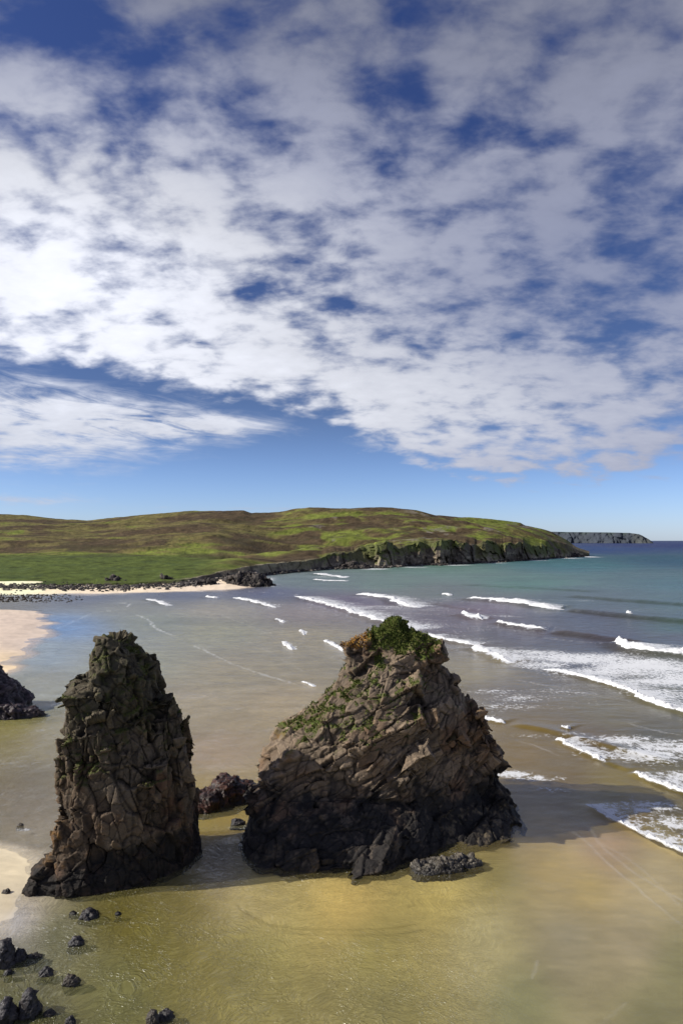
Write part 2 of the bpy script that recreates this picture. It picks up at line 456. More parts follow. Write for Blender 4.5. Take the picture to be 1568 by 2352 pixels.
# colour samples of the ground and the sea: (u, v, linear rgb, cover) ; cover 0 = clear film over sand, 1 = opaque sea
def lin(r, g, b):
    c = np.array([r, g, b]) / 255.
    return np.where(c < .04045, c / 12.92, ((c + .055) / 1.055) ** 2.4)
SAND = [
 (0,2352,(111,109,71)),(300,2300,(124,119,73)),(600,2300,(150,139,84)),(900,2300,(141,132,84)),(1200,2300,(128,121,84)),(1500,2330,(126,117,80)),
 (1560,2200,(130,120,82)),(1300,2150,(148,134,104)),(1100,2150,(160,146,104)),(850,2200,(160,148,88)),(600,2180,(152,141,84)),(350,2180,(126,116,57)),(150,2150,(126,121,88)),
 (40,2110,(160,155,140)),(30,2000,(203,188,149)),(20,2080,(188,174,138)),(250,2080,(105,94,44)),(420,2070,(120,108,55)),(600,2060,(171,155,102)),(800,2060,(182,159,95)),(1000,2040,(169,152,91)),
 (1150,2000,(143,128,82)),(1250,1960,(160,138,88)),(1350,2020,(160,138,88)),(1500,2000,(171,152,113)),(1450,2150,(150,134,102)),(1240,1900,(163,143,101)),(1400,1920,(171,150,118)),
 (1300,1800,(140,122,92)),(1500,1850,(150,136,76)),(500,1950,(137,123,104)),(500,1860,(165,140,66)),(480,1890,(160,138,66)),(100,1900,(160,152,130)),(60,1800,(145,134,116)),
 (30,1680,(140,122,72)),(150,1660,(160,148,128)),(500,1700,(170,150,128)),(300,1600,(150,142,132)),(40,1470,(192,174,148)),(20,1430,(192,174,148)),(0,1540,(190,168,135)),
 (250,1356,(215,196,160)),(0,1356,(215,196,160)),(450,1352,(215,196,160)),(1200,1700,(150,132,80)),
]
SEA = [
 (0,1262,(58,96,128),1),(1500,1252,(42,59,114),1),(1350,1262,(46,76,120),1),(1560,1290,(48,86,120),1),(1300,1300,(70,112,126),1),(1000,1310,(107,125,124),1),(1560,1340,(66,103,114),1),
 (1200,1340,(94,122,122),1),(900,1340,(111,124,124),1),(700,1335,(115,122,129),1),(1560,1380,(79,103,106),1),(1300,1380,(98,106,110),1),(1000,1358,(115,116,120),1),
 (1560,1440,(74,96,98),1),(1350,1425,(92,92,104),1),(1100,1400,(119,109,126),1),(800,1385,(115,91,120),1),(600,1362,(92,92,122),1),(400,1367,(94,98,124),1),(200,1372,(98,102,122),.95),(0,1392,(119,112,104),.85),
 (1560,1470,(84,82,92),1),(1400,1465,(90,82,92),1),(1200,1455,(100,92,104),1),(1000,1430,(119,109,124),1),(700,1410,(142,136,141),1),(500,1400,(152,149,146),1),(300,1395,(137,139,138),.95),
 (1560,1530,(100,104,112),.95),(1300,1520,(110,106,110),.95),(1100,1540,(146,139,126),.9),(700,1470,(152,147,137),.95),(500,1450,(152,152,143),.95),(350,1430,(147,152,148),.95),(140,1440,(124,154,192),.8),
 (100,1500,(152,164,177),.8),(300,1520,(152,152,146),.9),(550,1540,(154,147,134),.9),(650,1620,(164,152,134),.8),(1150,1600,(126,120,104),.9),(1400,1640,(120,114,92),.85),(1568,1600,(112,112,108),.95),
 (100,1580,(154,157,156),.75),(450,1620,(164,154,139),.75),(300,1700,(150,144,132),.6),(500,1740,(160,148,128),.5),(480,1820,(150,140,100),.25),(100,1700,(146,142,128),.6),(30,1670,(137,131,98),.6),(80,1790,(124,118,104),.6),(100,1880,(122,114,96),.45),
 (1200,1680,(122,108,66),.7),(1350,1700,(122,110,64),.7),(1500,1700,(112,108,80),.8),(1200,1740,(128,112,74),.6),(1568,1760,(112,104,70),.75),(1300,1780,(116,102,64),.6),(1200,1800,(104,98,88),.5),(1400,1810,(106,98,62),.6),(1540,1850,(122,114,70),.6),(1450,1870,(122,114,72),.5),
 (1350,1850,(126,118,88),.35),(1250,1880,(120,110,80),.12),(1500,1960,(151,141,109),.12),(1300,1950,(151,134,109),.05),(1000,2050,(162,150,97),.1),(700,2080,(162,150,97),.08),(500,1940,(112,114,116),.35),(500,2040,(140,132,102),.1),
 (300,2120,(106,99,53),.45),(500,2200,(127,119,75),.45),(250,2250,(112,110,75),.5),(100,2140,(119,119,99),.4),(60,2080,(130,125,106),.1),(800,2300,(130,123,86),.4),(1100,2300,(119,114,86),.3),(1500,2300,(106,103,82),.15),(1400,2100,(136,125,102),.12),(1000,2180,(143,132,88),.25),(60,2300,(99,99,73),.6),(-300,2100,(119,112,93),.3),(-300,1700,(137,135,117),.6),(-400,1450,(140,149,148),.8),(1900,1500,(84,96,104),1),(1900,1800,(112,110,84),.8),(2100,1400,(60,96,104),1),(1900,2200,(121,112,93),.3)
]
CAL = {"SAND":[[1.456,1.425,1.381],[1.479,1.458,1.406],[1.502,1.475,1.407],[1.484,1.463,1.419],[1.417,1.466,1.352],[1.422,1.467,1.384],[1.433,1.482,1.379],[1.468,1.511,1.417],[1.441,1.488,1.427],[1.508,1.483,1.427],[1.474,1.453,1.401],[1.494,1.47,1.382],[1.486,1.459,1.401],[1.283,1.245,1.36],[1.125,1.094,1.186],[1.158,1.111,1.177],[1.46,1.43,1.347],[1.505,1.476,1.35],[1.515,1.492,1.468],[1.479,1.462,1.446],[1.478,1.458,1.44],[1.468,1.515,1.394],[1.459,1.494,1.393],[1.425,1.466,1.368],[1.46,1.496,1.392],[1.464,1.501,1.398],[1.456,1.425,1.381],[1.591,1.488,1.539],[1.513,1.476,1.354],[1.513,1.476,0.951],[1.479,1.459,1.401],[1.456,1.425,1.381],[1.634,1.595,1.158],[1.604,1.535,1.615],[1.371,1.298,1.385],[1.363,1.271,1.28],[1.456,1.425,1.381],[1.308,1.248,1.298],[1.456,1.425,1.381],[1.109,1.077,1.176],[1.107,1.076,1.186],[1.456,1.425,1.381],[1.143,1.118,1.236],[1.456,1.425,1.381],[1.107,1.081,1.214],[1.285,1.207,1.056]],"SEA":[[0.882,0.888,0.636],[0.572,0.574,0.594],[0.572,0.622,0.724],[0.882,0.888,0.636],[0.572,0.817,0.652],[0.648,0.895,0.631],[0.882,0.888,0.636],[0.572,0.854,0.534],[0.6,0.801,0.542],[0.637,0.778,0.565],[0.882,0.888,0.636],[0.572,0.673,0.501],[0.622,0.733,0.509],[0.882,0.888,0.636],[0.572,0.574,0.501],[0.756,0.642,0.565],[0.572,0.574,0.501],[0.572,0.574,0.556],[0.572,0.574,0.501],[0.572,0.574,0.501],[0.882,0.888,0.636],[0.882,0.888,0.636],[0.582,0.574,0.501],[0.572,0.574,0.501],[0.606,0.574,0.501],[0.836,0.762,0.616],[0.877,0.826,0.617],[0.794,0.772,0.582],[0.882,0.888,0.636],[0.572,0.574,0.501],[0.873,0.833,0.569],[0.951,0.895,0.654],[0.91,0.888,0.642],[0.762,0.767,0.602],[0.7,0.87,1.042],[0.85,0.915,0.902],[0.882,0.888,0.636],[0.894,0.859,0.636],[1.011,0.99,0.81],[0.658,0.599,0.501],[0.877,0.825,0.501],[0.882,0.888,0.636],[0.888,0.908,0.782],[1.01,0.998,0.82],[0.882,0.888,0.636],[1.158,1.125,0.95],[0.882,0.888,0.636],[1.05,1.034,0.822],[1.172,1.196,0.75],[1.026,0.998,0.789],[0.882,0.854,0.702],[1.002,0.911,0.501],[0.666,0.574,0.501],[0.572,0.574,0.501],[0.988,0.902,0.501],[0.882,0.888,0.636],[0.963,0.896,0.501],[1.654,1.499,0.925],[1.654,1.552,0.505],[0.615,0.574,0.501],[1.406,1.086,0.501],[1.381,1.384,0.752],[1.029,1.031,0.862],[0.912,0.932,0.866],[0.901,0.903,0.845],[0.92,0.932,0.903],[0.922,0.936,0.89],[0.882,0.888,0.636],[0.973,0.983,0.945],[1.077,1.108,0.94],[1.03,1.059,0.928],[1.097,1.151,1.108],[0.898,0.936,0.85],[0.845,0.851,0.782],[0.965,1.001,1.043],[0.892,0.922,0.862],[1.004,1.037,0.905],[0.9,0.914,0.859],[0.925,0.944,0.885],[0.882,0.888,0.636],[0.882,0.888,0.636],[0.882,0.888,0.636],[0.882,0.888,0.636],[0.882,0.888,0.636],[0.882,0.888,0.636],[0.882,0.888,0.636],[0.882,0.888,0.636]]}
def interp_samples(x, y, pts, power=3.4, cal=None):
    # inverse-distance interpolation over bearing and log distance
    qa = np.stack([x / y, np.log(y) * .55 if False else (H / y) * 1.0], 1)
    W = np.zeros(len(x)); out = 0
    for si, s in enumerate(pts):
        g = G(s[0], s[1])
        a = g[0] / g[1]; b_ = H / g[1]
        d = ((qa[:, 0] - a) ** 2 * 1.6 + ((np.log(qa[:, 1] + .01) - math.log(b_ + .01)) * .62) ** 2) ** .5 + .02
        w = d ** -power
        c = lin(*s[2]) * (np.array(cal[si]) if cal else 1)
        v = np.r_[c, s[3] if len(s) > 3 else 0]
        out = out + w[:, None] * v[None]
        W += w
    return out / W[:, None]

# sand relief: edges of the dry sand
def sand_z(x, y):
    p = np.stack([x, y, 0 * x], 1)
    z = -.35 - .012 * np.clip(y - 60, 0, 400) - .02 * np.clip(x - 10, 0, 100)
    ye = [20, 34, 37, 39, 41, 44, 46, 48, 50, 52, 56, 70, 100, 112, 119, 133, 144, 160, 180, 205, 214, 221, 228, 400]
    xe = [-60, -34, -25, -21.2, -20.0, -20.5, -21.3, -22.2, -25, -30, -36, -46, -57, -58.5, -59.7, -62, -65, -71, -79, -90, -98, -118, -150, -150]
    e = np.interp(y, ye, xe) + fbm(p * .12, 4, 5) * np.clip(y * .018, .4, 3) + fbm(p * .6, 3, 6) * .25
    d = e - x
    z1 = np.where(d > 0, np.minimum(.06 * d, .25 + .012 * d), -.35 * sm(-d, 0, 6) * 1.0)
    z = np.where(d > -6, np.maximum(z, z1), z)
    # far strand
    b = x / y * F + 784
    y2 = np.interp(b, [-1500, -500, 0, 150, 300, 520, 590, 640], [262, 270, 276, 284, 290, 306, 330, 2000]) + fbm(p * .05, 3, 9) * 5
    d2 = y - y2
    z2 = np.where(d2 > 0, np.minimum(.075 * d2, 3), .02 * d2)
    z = np.where(d2 > -20, np.maximum(z, z2), z)
    return z

def build_sand():
    rows = dist_rows[dist_rows < 520][::1]
    x, y, f = fan(rows, ts)
    z = sand_z(x, y)
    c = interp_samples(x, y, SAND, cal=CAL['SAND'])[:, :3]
    p = np.stack([x, y, 0 * x], 1)
    c = c * np.array([1.22, 1.26, 1.32])
    n = fbm(p * .25, 4, 21); n2 = fbm(p * np.array([.9, 2.2, 1]), 3, 22)
    c = c * (1 + .10 * n + .08 * n2)[:, None]
    wet = sm(z, .02, .25)
    m, nt = new_mat('sand')
    col = nt.n('ShaderNodeAttribute', attribute_name='Col').outputs['Color']
    dry = nt.n('ShaderNodeAttribute', attribute_name='dry').outputs['Fac']
    pos = nt.n('ShaderNodeNewGeometry').outputs['Position']
    warp = nt.n('ShaderNodeTexNoise', {'Vector': pos, 'Scale': .22, 'Detail': 3.0})
    pw = nt.n('ShaderNodeVectorMath', {0: pos, 1: nt.vmul(warp.outputs['Color'], (6, 6, 0))}, operation='ADD').outputs[0]
    rip = nt.noise(nt.vmul(pw, (1.0, 2.4, 1)), 2.6, 4, .55, .6)
    rip2 = nt.noise(nt.vmul(pw, (1.2, 2.2, 1)), 7, 3, .6, .3)
    grain = nt.noise(pos, 30, 3, .7)
    big = nt.noise(nt.vmul(pw, (.5, 1.4, 1)), .5, 5, .6)
    k = nt.m('ADD', nt.m('MULTIPLY', big, .35), nt.m('ADD', nt.m('MULTIPLY', rip2, .22), nt.m('MULTIPLY', grain, .10)))
    k = nt.m('ADD', k, .665)
    colr = nt.mix(1.0, col, nt.n('ShaderNodeCombineColor', {0: k, 1: k, 2: k}).outputs[0], 'MULTIPLY')
    hh = nt.m('ADD', nt.m('MULTIPLY', rip, .6), nt.m('MULTIPLY', rip2, .4))
    bp = nt.n('ShaderNodeBump', {'Strength': .3, 'Distance': .06, 'Height': hh})
    ro = nt.m('ADD', nt.m('MULTIPLY', dry, .35), .6)
    ps = nt.n('ShaderNodeBsdfPrincipled', {'Base Color': colr, 'Roughness': ro, 'Specular IOR Level': .2, 'Normal': bp.outputs[0]})
    out_surface(nt, ps.outputs[0])
    o = mesh_obj('sand_beach', np.stack([x, y, z], 1), f, m, col=c, attrs={'dry': wet})
    tag(o, kind='structure')
    # seabed beyond, a plain deep sheet so that the sea has a floor
build_sand()

LACE = [ (1000,1378,260,10,.34),(900,1410,260,12,.36),(1150,1445,240,10,.36),(1300,1405,200,6,.3),(700,1395,180,8,.3),(600,1450,180,10,.24),(860,1307,40,1.6,.8),(950,1303,40,1.5,.7),(1040,1298,50,1.4,.8),(1130,1293,40,1.3,.75),(1220,1287,40,1.2,.8),(1300,1282,40,1.2,.8),(1352,1279,22,1.2,1),(1480,1400,120,5,.3), (1250,1525,90,16,.7),(1400,1545,150,16,.8),(1500,1565,110,14,.8),(1180,1625,110,10,.5),(1300,1590,140,10,.4),(1500,1850,70,16,.6),(1420,1735,120,14,.55),(1230,1690,90,6,.4), # (u, v, ru, rv, density) foam left between the breakers
 (1330,1512,170,14,.9),(1480,1530,150,22,.95),(1568,1560,120,22,.85),(1230,1500,110,10,.7),(1568,1495,60,8,.8),(1180,1602,130,12,.5),(1130,1590,70,12,.5),(1350,1612,120,14,.25),(1500,1590,90,12,.75),
 (1430,1700,90,13,.75),(1540,1715,100,18,.8),(1480,1735,110,18,.85),(1568,1790,70,20,.75),(1330,1690,50,8,.4),(1170,1778,50,8,.8),(1240,1788,70,7,.6),(1260,1815,80,14,.45),(1470,1860,60,14,.6),(1540,1890,60,22,.75),(1568,1930,40,18,.6),(1420,1850,50,10,.5),
 (870,1395,120,6,.55),(1000,1400,120,6,.4),(840,1372,80,3,.4),(1180,1378,120,3,.5),(800,1445,60,8,.3),(700,1430,120,7,.28),(620,1410,90,5,.25),(1050,1440,90,5,.3),(1150,1416,50,2.5,.6),(1320,1380,70,3,.4),(745,1325,40,3,.5),
 (610,1332,22,6,.8),(622,1345,20,4,.7),(590,1326,22,3,.7),
 (100,2135,30,25,.3),(125,2165,20,18,.3),(355,2145,24,6,.4),(430,2080,26,7,.36),(30,2165,20,25,.2),(430,2060,120,6,.0),(250,2325,60,12,.28),(300,2262,70,12,.2),(60,1945,60,5,.3),(50,1905,25,4,.5),
]

def build_water():
    x, y, f = fan(dist_rows, ts)
    z = wave_height(x, y)
    p = np.stack([x, y, 0 * x], 1)
    far = sm(y, 60, 160)
    z += fbm(p * np.array([.10, .22, 1]), 3, 40) * .10 * far * (1 - sm(y, 900, 2500))
    z += fbm(p * np.array([.5, 1.2, 1]), 2, 44) * .012 * sm(y, 20, 60)
    #
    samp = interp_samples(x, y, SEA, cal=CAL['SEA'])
    c = samp[:, :3]; cover = samp[:, 3]
    cover = cover * (1 - .7 * sm(x / y * F + 784, 950, 1150) * (1 - sm(y, 43, 50)))
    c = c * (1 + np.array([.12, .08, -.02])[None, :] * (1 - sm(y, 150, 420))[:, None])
    n = fbm(p * np.array([.02, .06, 1]), 4, 50) * sm(y, 80, 200) + fbm(p * np.array([.12, .35, 1]), 4, 51) * .7
    c = c * (1 + .09 * n)[:, None]
    cover = np.clip(cover + n * .06 * (cover > .15), 0, 1)
    # foam amount
    xy = np.stack([x, y], 1)
    foam = np.zeros(len(x))
    wb = fbm(p * .3, 4, 60); wb2 = fbm(p * np.array([.9, .9, 1]), 3, 61)
    for pix, w, h, tl, td, sw, _ in BREAK:
        g = smooth_line(pix)
        ii = near(xy, g, tl * 2.5 + w)
        if not len(ii): continue
        s, t, L = seg_field(xy[ii], g)
        s = s + wb[ii] * w * .35 + wb2[ii] * w * .15
        end = sm(t, 0, .04) * (1 - sm(t, .93, 1))
        tr = np.where(s > 0, np.exp(-s / (tl * .55)), np.exp(-(s / (w * .16)) ** 2)) * end * td
        core = np.exp(-((s - w * .2) / (w * .33)) ** 2) * end * 1.0
        foam[ii] = np.maximum(foam[ii], np.maximum(tr * .95, core * min(1, td + .5)))
    for u, v, ru, rv, k in LACE:
        g = G(u, v)
        rx = ru / F * g[1]; ry = rv * g[1] ** 2 / (H * F)
        ii = np.nonzero((abs(x - g[0]) < rx * 2.5) & (abs(y - g[1]) < ry * 2.5))[0]
        r = np.exp(-(((x[ii] - g[0]) / rx) ** 2 + ((y[ii] - g[1]) / ry) ** 2))
        foam[ii] = np.maximum(foam[ii], r ** .7 * k * .80)
    line = np.zeros(len(x))
    for pix, w, k in SWASH:
        g = smooth_line(pix)
        ii = near(xy, g, abs(w) * 8 + 1)
        if not len(ii) or k == 0: continue
        s, t, L = seg_field(xy[ii], g)
        s = s + wb2[ii] * w * 1.5
        end = sm(t, 0, .05) * (1 - sm(t, .93, 1))
        a = np.exp(-(s / max(w, .04 + .0016 * g[:, 1].mean())) ** 2) * end * k * (.75 + .4 * wb[ii])
        line[ii] = np.where(abs(a) > abs(line[ii]), a, line[ii])
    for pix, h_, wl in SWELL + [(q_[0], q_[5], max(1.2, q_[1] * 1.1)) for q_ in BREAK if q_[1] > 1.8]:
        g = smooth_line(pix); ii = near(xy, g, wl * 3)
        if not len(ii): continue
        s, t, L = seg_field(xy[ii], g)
        a = -np.exp(-((s + wl * .5 + wb[ii] * wl * .15) / (wl * .38)) ** 2) * sm(t, 0, .12) * (1 - sm(t, .8, 1)) * min(.6, .25 + .45 * h_)  # shoreward wave faces painted darker, standing in for weaker sky reflection
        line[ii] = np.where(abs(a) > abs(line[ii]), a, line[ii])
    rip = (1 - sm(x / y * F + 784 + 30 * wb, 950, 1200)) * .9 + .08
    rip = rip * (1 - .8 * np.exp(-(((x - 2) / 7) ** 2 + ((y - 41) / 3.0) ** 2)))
    # depth-limited clarity at the edge of the dry sand
    sz = sand_z(x, np.minimum(y, 5000))
    depth = np.where(y < 480, z - sz, 5)
    cover = cover * np.where(y < 480, sm(depth, .0, .30), 1)

    m, nt = new_mat('sea_water')
    A = lambda s: nt.n('ShaderNodeAttribute', attribute_name=s).outputs['Fac']
    col = nt.n('ShaderNodeAttribute', attribute_name='Col').outputs['Color']
    pos = nt.n('ShaderNodeNewGeometry').outputs['Position']
    sx = nt.n('ShaderNodeSeparateXYZ', {0: pos})
    dist = sx.outputs[1]
    warp = nt.n('ShaderNodeTexNoise', {'Vector': pos, 'Scale': .12, 'Detail': 3.0})
    pw = nt.n('ShaderNodeVectorMath', {0: pos, 1: nt.vmul(warp.outputs['Color'], (9, 9, 0))}, operation='ADD').outputs[0]
    # ripples: small near, larger far away
    r1 = nt.noise(nt.vmul(pw, (1.0, 1.6, 1)), 2.6, 5, .62, .3)
    r2 = nt.noise(nt.vmul(pos, (.30, .42, 1)), 1.0, 6, .66, .3)
    r3 = nt.noise(nt.vmul(pos, (.030, .050, 1)), 1.0, 7, .70, .3)
    nearf = nt.ss(dist, 160.0, 40.0); nearf = nt.m('SUBTRACT', 1.0, nt.ss(dist, 40.0, 160.0))
    h = nt.m('ADD', nt.m('MULTIPLY', nt.m('MULTIPLY', r1, .022), nearf), nt.m('MULTIPLY', nt.m('MULTIPLY', r2, .55), nt.ss(dist, 45.0, 200.0)))
    h = nt.m('ADD', h, nt.m('MULTIPLY', nt.m('MULTIPLY', r3, 3.5), nt.ss(dist, 200.0, 700.0)))
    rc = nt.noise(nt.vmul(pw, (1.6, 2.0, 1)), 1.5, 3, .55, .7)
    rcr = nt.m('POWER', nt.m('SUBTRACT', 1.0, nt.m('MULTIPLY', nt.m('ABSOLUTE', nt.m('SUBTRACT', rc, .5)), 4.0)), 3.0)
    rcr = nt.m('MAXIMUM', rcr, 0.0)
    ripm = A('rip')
    h = nt.m('ADD', h, nt.m('MULTIPLY', nt.m('MULTIPLY', rcr, .05), nt.m('MULTIPLY', nearf, ripm)))
    bp = nt.n('ShaderNodeBump', {'Strength': 1.0, 'Distance': 1.0, 'Height': h})
    # body colour carries painted chop shading and bright caustic lines along the ripples
    kk = nt.m('ADD', nt.m('MULTIPLY', nt.m('SUBTRACT', r2, .5), nt.m('MULTIPLY_ADD', nt.ss(dist, 45.0, 120.0), .75, .15)), nt.m('MULTIPLY', nt.m('SUBTRACT', r3, .5), nt.m('MULTIPLY', nt.ss(dist, 150.0, 400.0), 1.3)))
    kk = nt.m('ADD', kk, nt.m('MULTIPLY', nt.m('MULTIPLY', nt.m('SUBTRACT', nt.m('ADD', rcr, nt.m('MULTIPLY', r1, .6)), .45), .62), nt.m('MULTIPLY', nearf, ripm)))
    kk = nt.m('ADD', kk, 1.0)
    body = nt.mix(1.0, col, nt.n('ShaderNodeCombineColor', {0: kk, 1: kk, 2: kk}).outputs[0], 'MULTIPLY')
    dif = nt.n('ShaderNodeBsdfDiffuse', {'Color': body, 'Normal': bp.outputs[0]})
    tra = nt.n('ShaderNodeBsdfTransparent', {'Color': (1, 1, 1, 1)})
    base = nt.n('ShaderNodeMixShader', {0: A('cover'), 1: tra.outputs[0], 2: dif.outputs[0]})
    rg = nt.m('ADD', nt.m('MULTIPLY', nt.ss(dist, 40.0, 500.0), .15), .17)
    gl = nt.n('ShaderNodeBsdfGlossy', {'Color': (.9, .93, 1, 1), 'Roughness': rg, 'Normal': bp.outputs[0]})
    fr = nt.n('ShaderNodeFresnel', {'IOR': 1.33, 'Normal': bp.outputs[0]})
    fac = nt.m('MULTIPLY', nt.m('MINIMUM', fr.outputs[0], .45), nt.m('SUBTRACT', .95, nt.m('MULTIPLY', nt.ss(dist, 150.0, 900.0), .55)))
    sh = nt.n('ShaderNodeMixShader', {0: fac, 1: base.outputs[0], 2: gl.outputs[0]})
    # foam: lacy where thin, solid where thick
    fp = nt.vmul(pw, (1.1, .9, 1))
    vo = nt.n('ShaderNodeTexVoronoi', {'Vector': fp, 'Scale': 1.1, 'Randomness': 1.0}, feature='DISTANCE_TO_EDGE').outputs['Distance']
    vo2 = nt.n('ShaderNodeTexVoronoi', {'Vector': fp, 'Scale': 3.1}, feature='DISTANCE_TO_EDGE').outputs['Distance']
    lace = nt.m('SUBTRACT', 1.0, nt.m('ADD', nt.m('MULTIPLY', vo, 1.5), nt.m('MULTIPLY', vo2, 1.0)))
    fn = nt.noise(nt.vmul(pos, (.9, .8, 1)), 1.6, 7, .75)
    fn2 = nt.noise(nt.vmul(pos, (.14, .22, 1)), 1.0, 5, .6)
    pat = nt.m('ADD', nt.m('ADD', nt.m('MULTIPLY', lace, .26), nt.m('MULTIPLY', nt.m('MULTIPLY_ADD', nt.m('SUBTRACT', fn, .5), 1.7, .5), .62)), nt.m('MULTIPLY', fn2, .42))
    fo = A('foam')
    fm = nt.ss(nt.m('ADD', pat, nt.m('MULTIPLY', fo, .70)), .93, 1.16)
    fm = nt.m('MULTIPLY', fm, nt.ss(fo, .03, .18))
    ln = A('line')
    fm = nt.m('MAXIMUM', nt.m('MULTIPLY', fm, .92), nt.m('MULTIPLY', nt.m('MAXIMUM', ln, 0.0), nt.m('ADD', nt.m('MULTIPLY', fn, 1.1), -.12)))
    fdif = nt.n('ShaderNodeBsdfDiffuse', {'Color': (.78, .79, .80, 1), 'Normal': bp.outputs[0]})
    sh2 = nt.n('ShaderNodeMixShader', {0: fm, 1: sh.outputs[0], 2: fdif.outputs[0]})
    dk = nt.n('ShaderNodeBsdfDiffuse', {'Color': nt.mix(1.0, col, (.42, .40, .34), 'MULTIPLY'), 'Normal': bp.outputs[0]})  # painted shade of the wave faces; also the dark sand-bar edge
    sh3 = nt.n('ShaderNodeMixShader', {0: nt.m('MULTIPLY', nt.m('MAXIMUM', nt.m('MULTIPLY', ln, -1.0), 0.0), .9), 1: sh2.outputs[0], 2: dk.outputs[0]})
    out_surface(nt, sh3.outputs[0])
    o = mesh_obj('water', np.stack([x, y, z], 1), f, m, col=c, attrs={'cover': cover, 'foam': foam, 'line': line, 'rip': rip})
    tag(o, kind='structure')
build_water()

# ------------------------------------------------------------------ breaking waves: ridges of whitewater
def foam_mat():
    m, nt = new_mat('whitewater')
    pos = nt.n('ShaderNodeNewGeometry').outputs['Position']
    a = nt.noise(pos, 1.6, 6, .7); b = nt.noise(pos, 6.0, 4, .7)
    h = nt.m('ADD', nt.m('MULTIPLY', a, .7), nt.m('MULTIPLY', b, .4))
    bp = nt.n('ShaderNodeBump', {'Strength': .8, 'Distance': .3, 'Height': h})
    c = nt.mix(nt.ss(h, .35, .6), (.50, .51, .52), (.86, .86, .86))
    ps = nt.n('ShaderNodeBsdfPrincipled', {'Base Color': c, 'Roughness': .8, 'Specular IOR Level': .2, 'Normal': bp.outputs[0],
                                           'Subsurface Weight': 0.0})
    out_surface(nt, ps.outputs[0])
    return m
M_foam = foam_mat()

def build_breaker(pix, w, h, label, seed):
    g0 = smooth_line(pix)
    L = np.r_[0, np.cumsum(np.linalg.norm(np.diff(g0, axis=0), axis=1))]
    step = max(.07, min(.35, w * .08))
    n = max(12, int(L[-1] / step)); t = np.linspace(0, L[-1], n)
    c = np.stack([np.interp(t, L, g0[:, 0]), np.interp(t, L, g0[:, 1])], 1)
    tan = np.gradient(c, axis=0); tan /= np.linalg.norm(tan, axis=1)[:, None]
    nor = np.stack([-tan[:, 1], tan[:, 0]], 1)          # seaward
    K = 22
    s = np.linspace(-1, 1, K)
    tt = t / L[-1]
    prof = (np.clip(1 - s ** 2, 0, 1)) ** .6 * np.where(s < 0, 1, 1 - .6 * s)     # steep face shoreward
    q = np.stack([t, 0 * t, 0 * t + seed * 3.1], 1)
    wid = w * .5 * (.75 + .5 * fbm(q / (w * 1.3), 3, seed)) * np.minimum(1, np.minimum(tt, 1 - tt) * 7 + .05) ** .6
    # whitewater breaks up into separate lengths along thin crests
    wid = np.maximum(wid, .02)
    hei = h * (.7 + .6 * fbm(q / (w * .7), 3, seed + 9)) * np.minimum(1, np.minimum(tt, 1 - tt) * 7) ** .8
    S, T = np.meshgrid(s, np.arange(n))
    off = S * wid[T] + .1 * w
    X = c[T][..., 0] + nor[T][..., 0] * off; Y = c[T][..., 1] + nor[T][..., 1] * off
    p = np.stack([X.ravel(), Y.ravel(), np.full(X.size, seed * 1.7)], 1)
    lum = fbm(p / (w * .18), 4, seed + 20, .65)
    lum2 = fbm(p / (w * .45), 2, seed + 25)
    zz = wave_height(X.ravel(), Y.ravel())
    Z = zz + (prof[None, :] * hei[:, None]).ravel() * (1 + .45 * lum) + lum * .10 * h - .04 + .06 * h
    edge = np.abs(S.ravel())
    Z -= np.where(edge > .7, (edge - .7) * (.5 + .6 * lum2) * h * 1.6, 0)
    X = X.ravel() + nor[T][..., 0].ravel() * lum2 * w * .12 * (1 - .3 * edge)
    Y = Y.ravel() + nor[T][..., 1].ravel() * lum2 * w * .12 * (1 - .3 * edge)
    i = np.arange(n - 1)[:, None] * K + np.arange(K - 1)[None, :]
    f = np.stack([i, i + K, i + K + 1, i + 1], -1).reshape(-1, 4)[:, ::-1]
    o = mesh_obj('breaking_wave', np.stack([X, Y, Z], 1), f, M_foam)
    tag(o, label, 'wave', 'white waves breaking in the bay')
    return o
for k, (pix, w, h, tl, td, sw, lab) in enumerate(BREAK):
    build_breaker(pix, w * .8, h * .8, lab, 100 + k * 7)

# ------------------------------------------------------------------ hills and headland
def interp_u(u, tab): 
    a = np.array(tab, float); return np.interp(u, a[:, 0], a[:, 1])

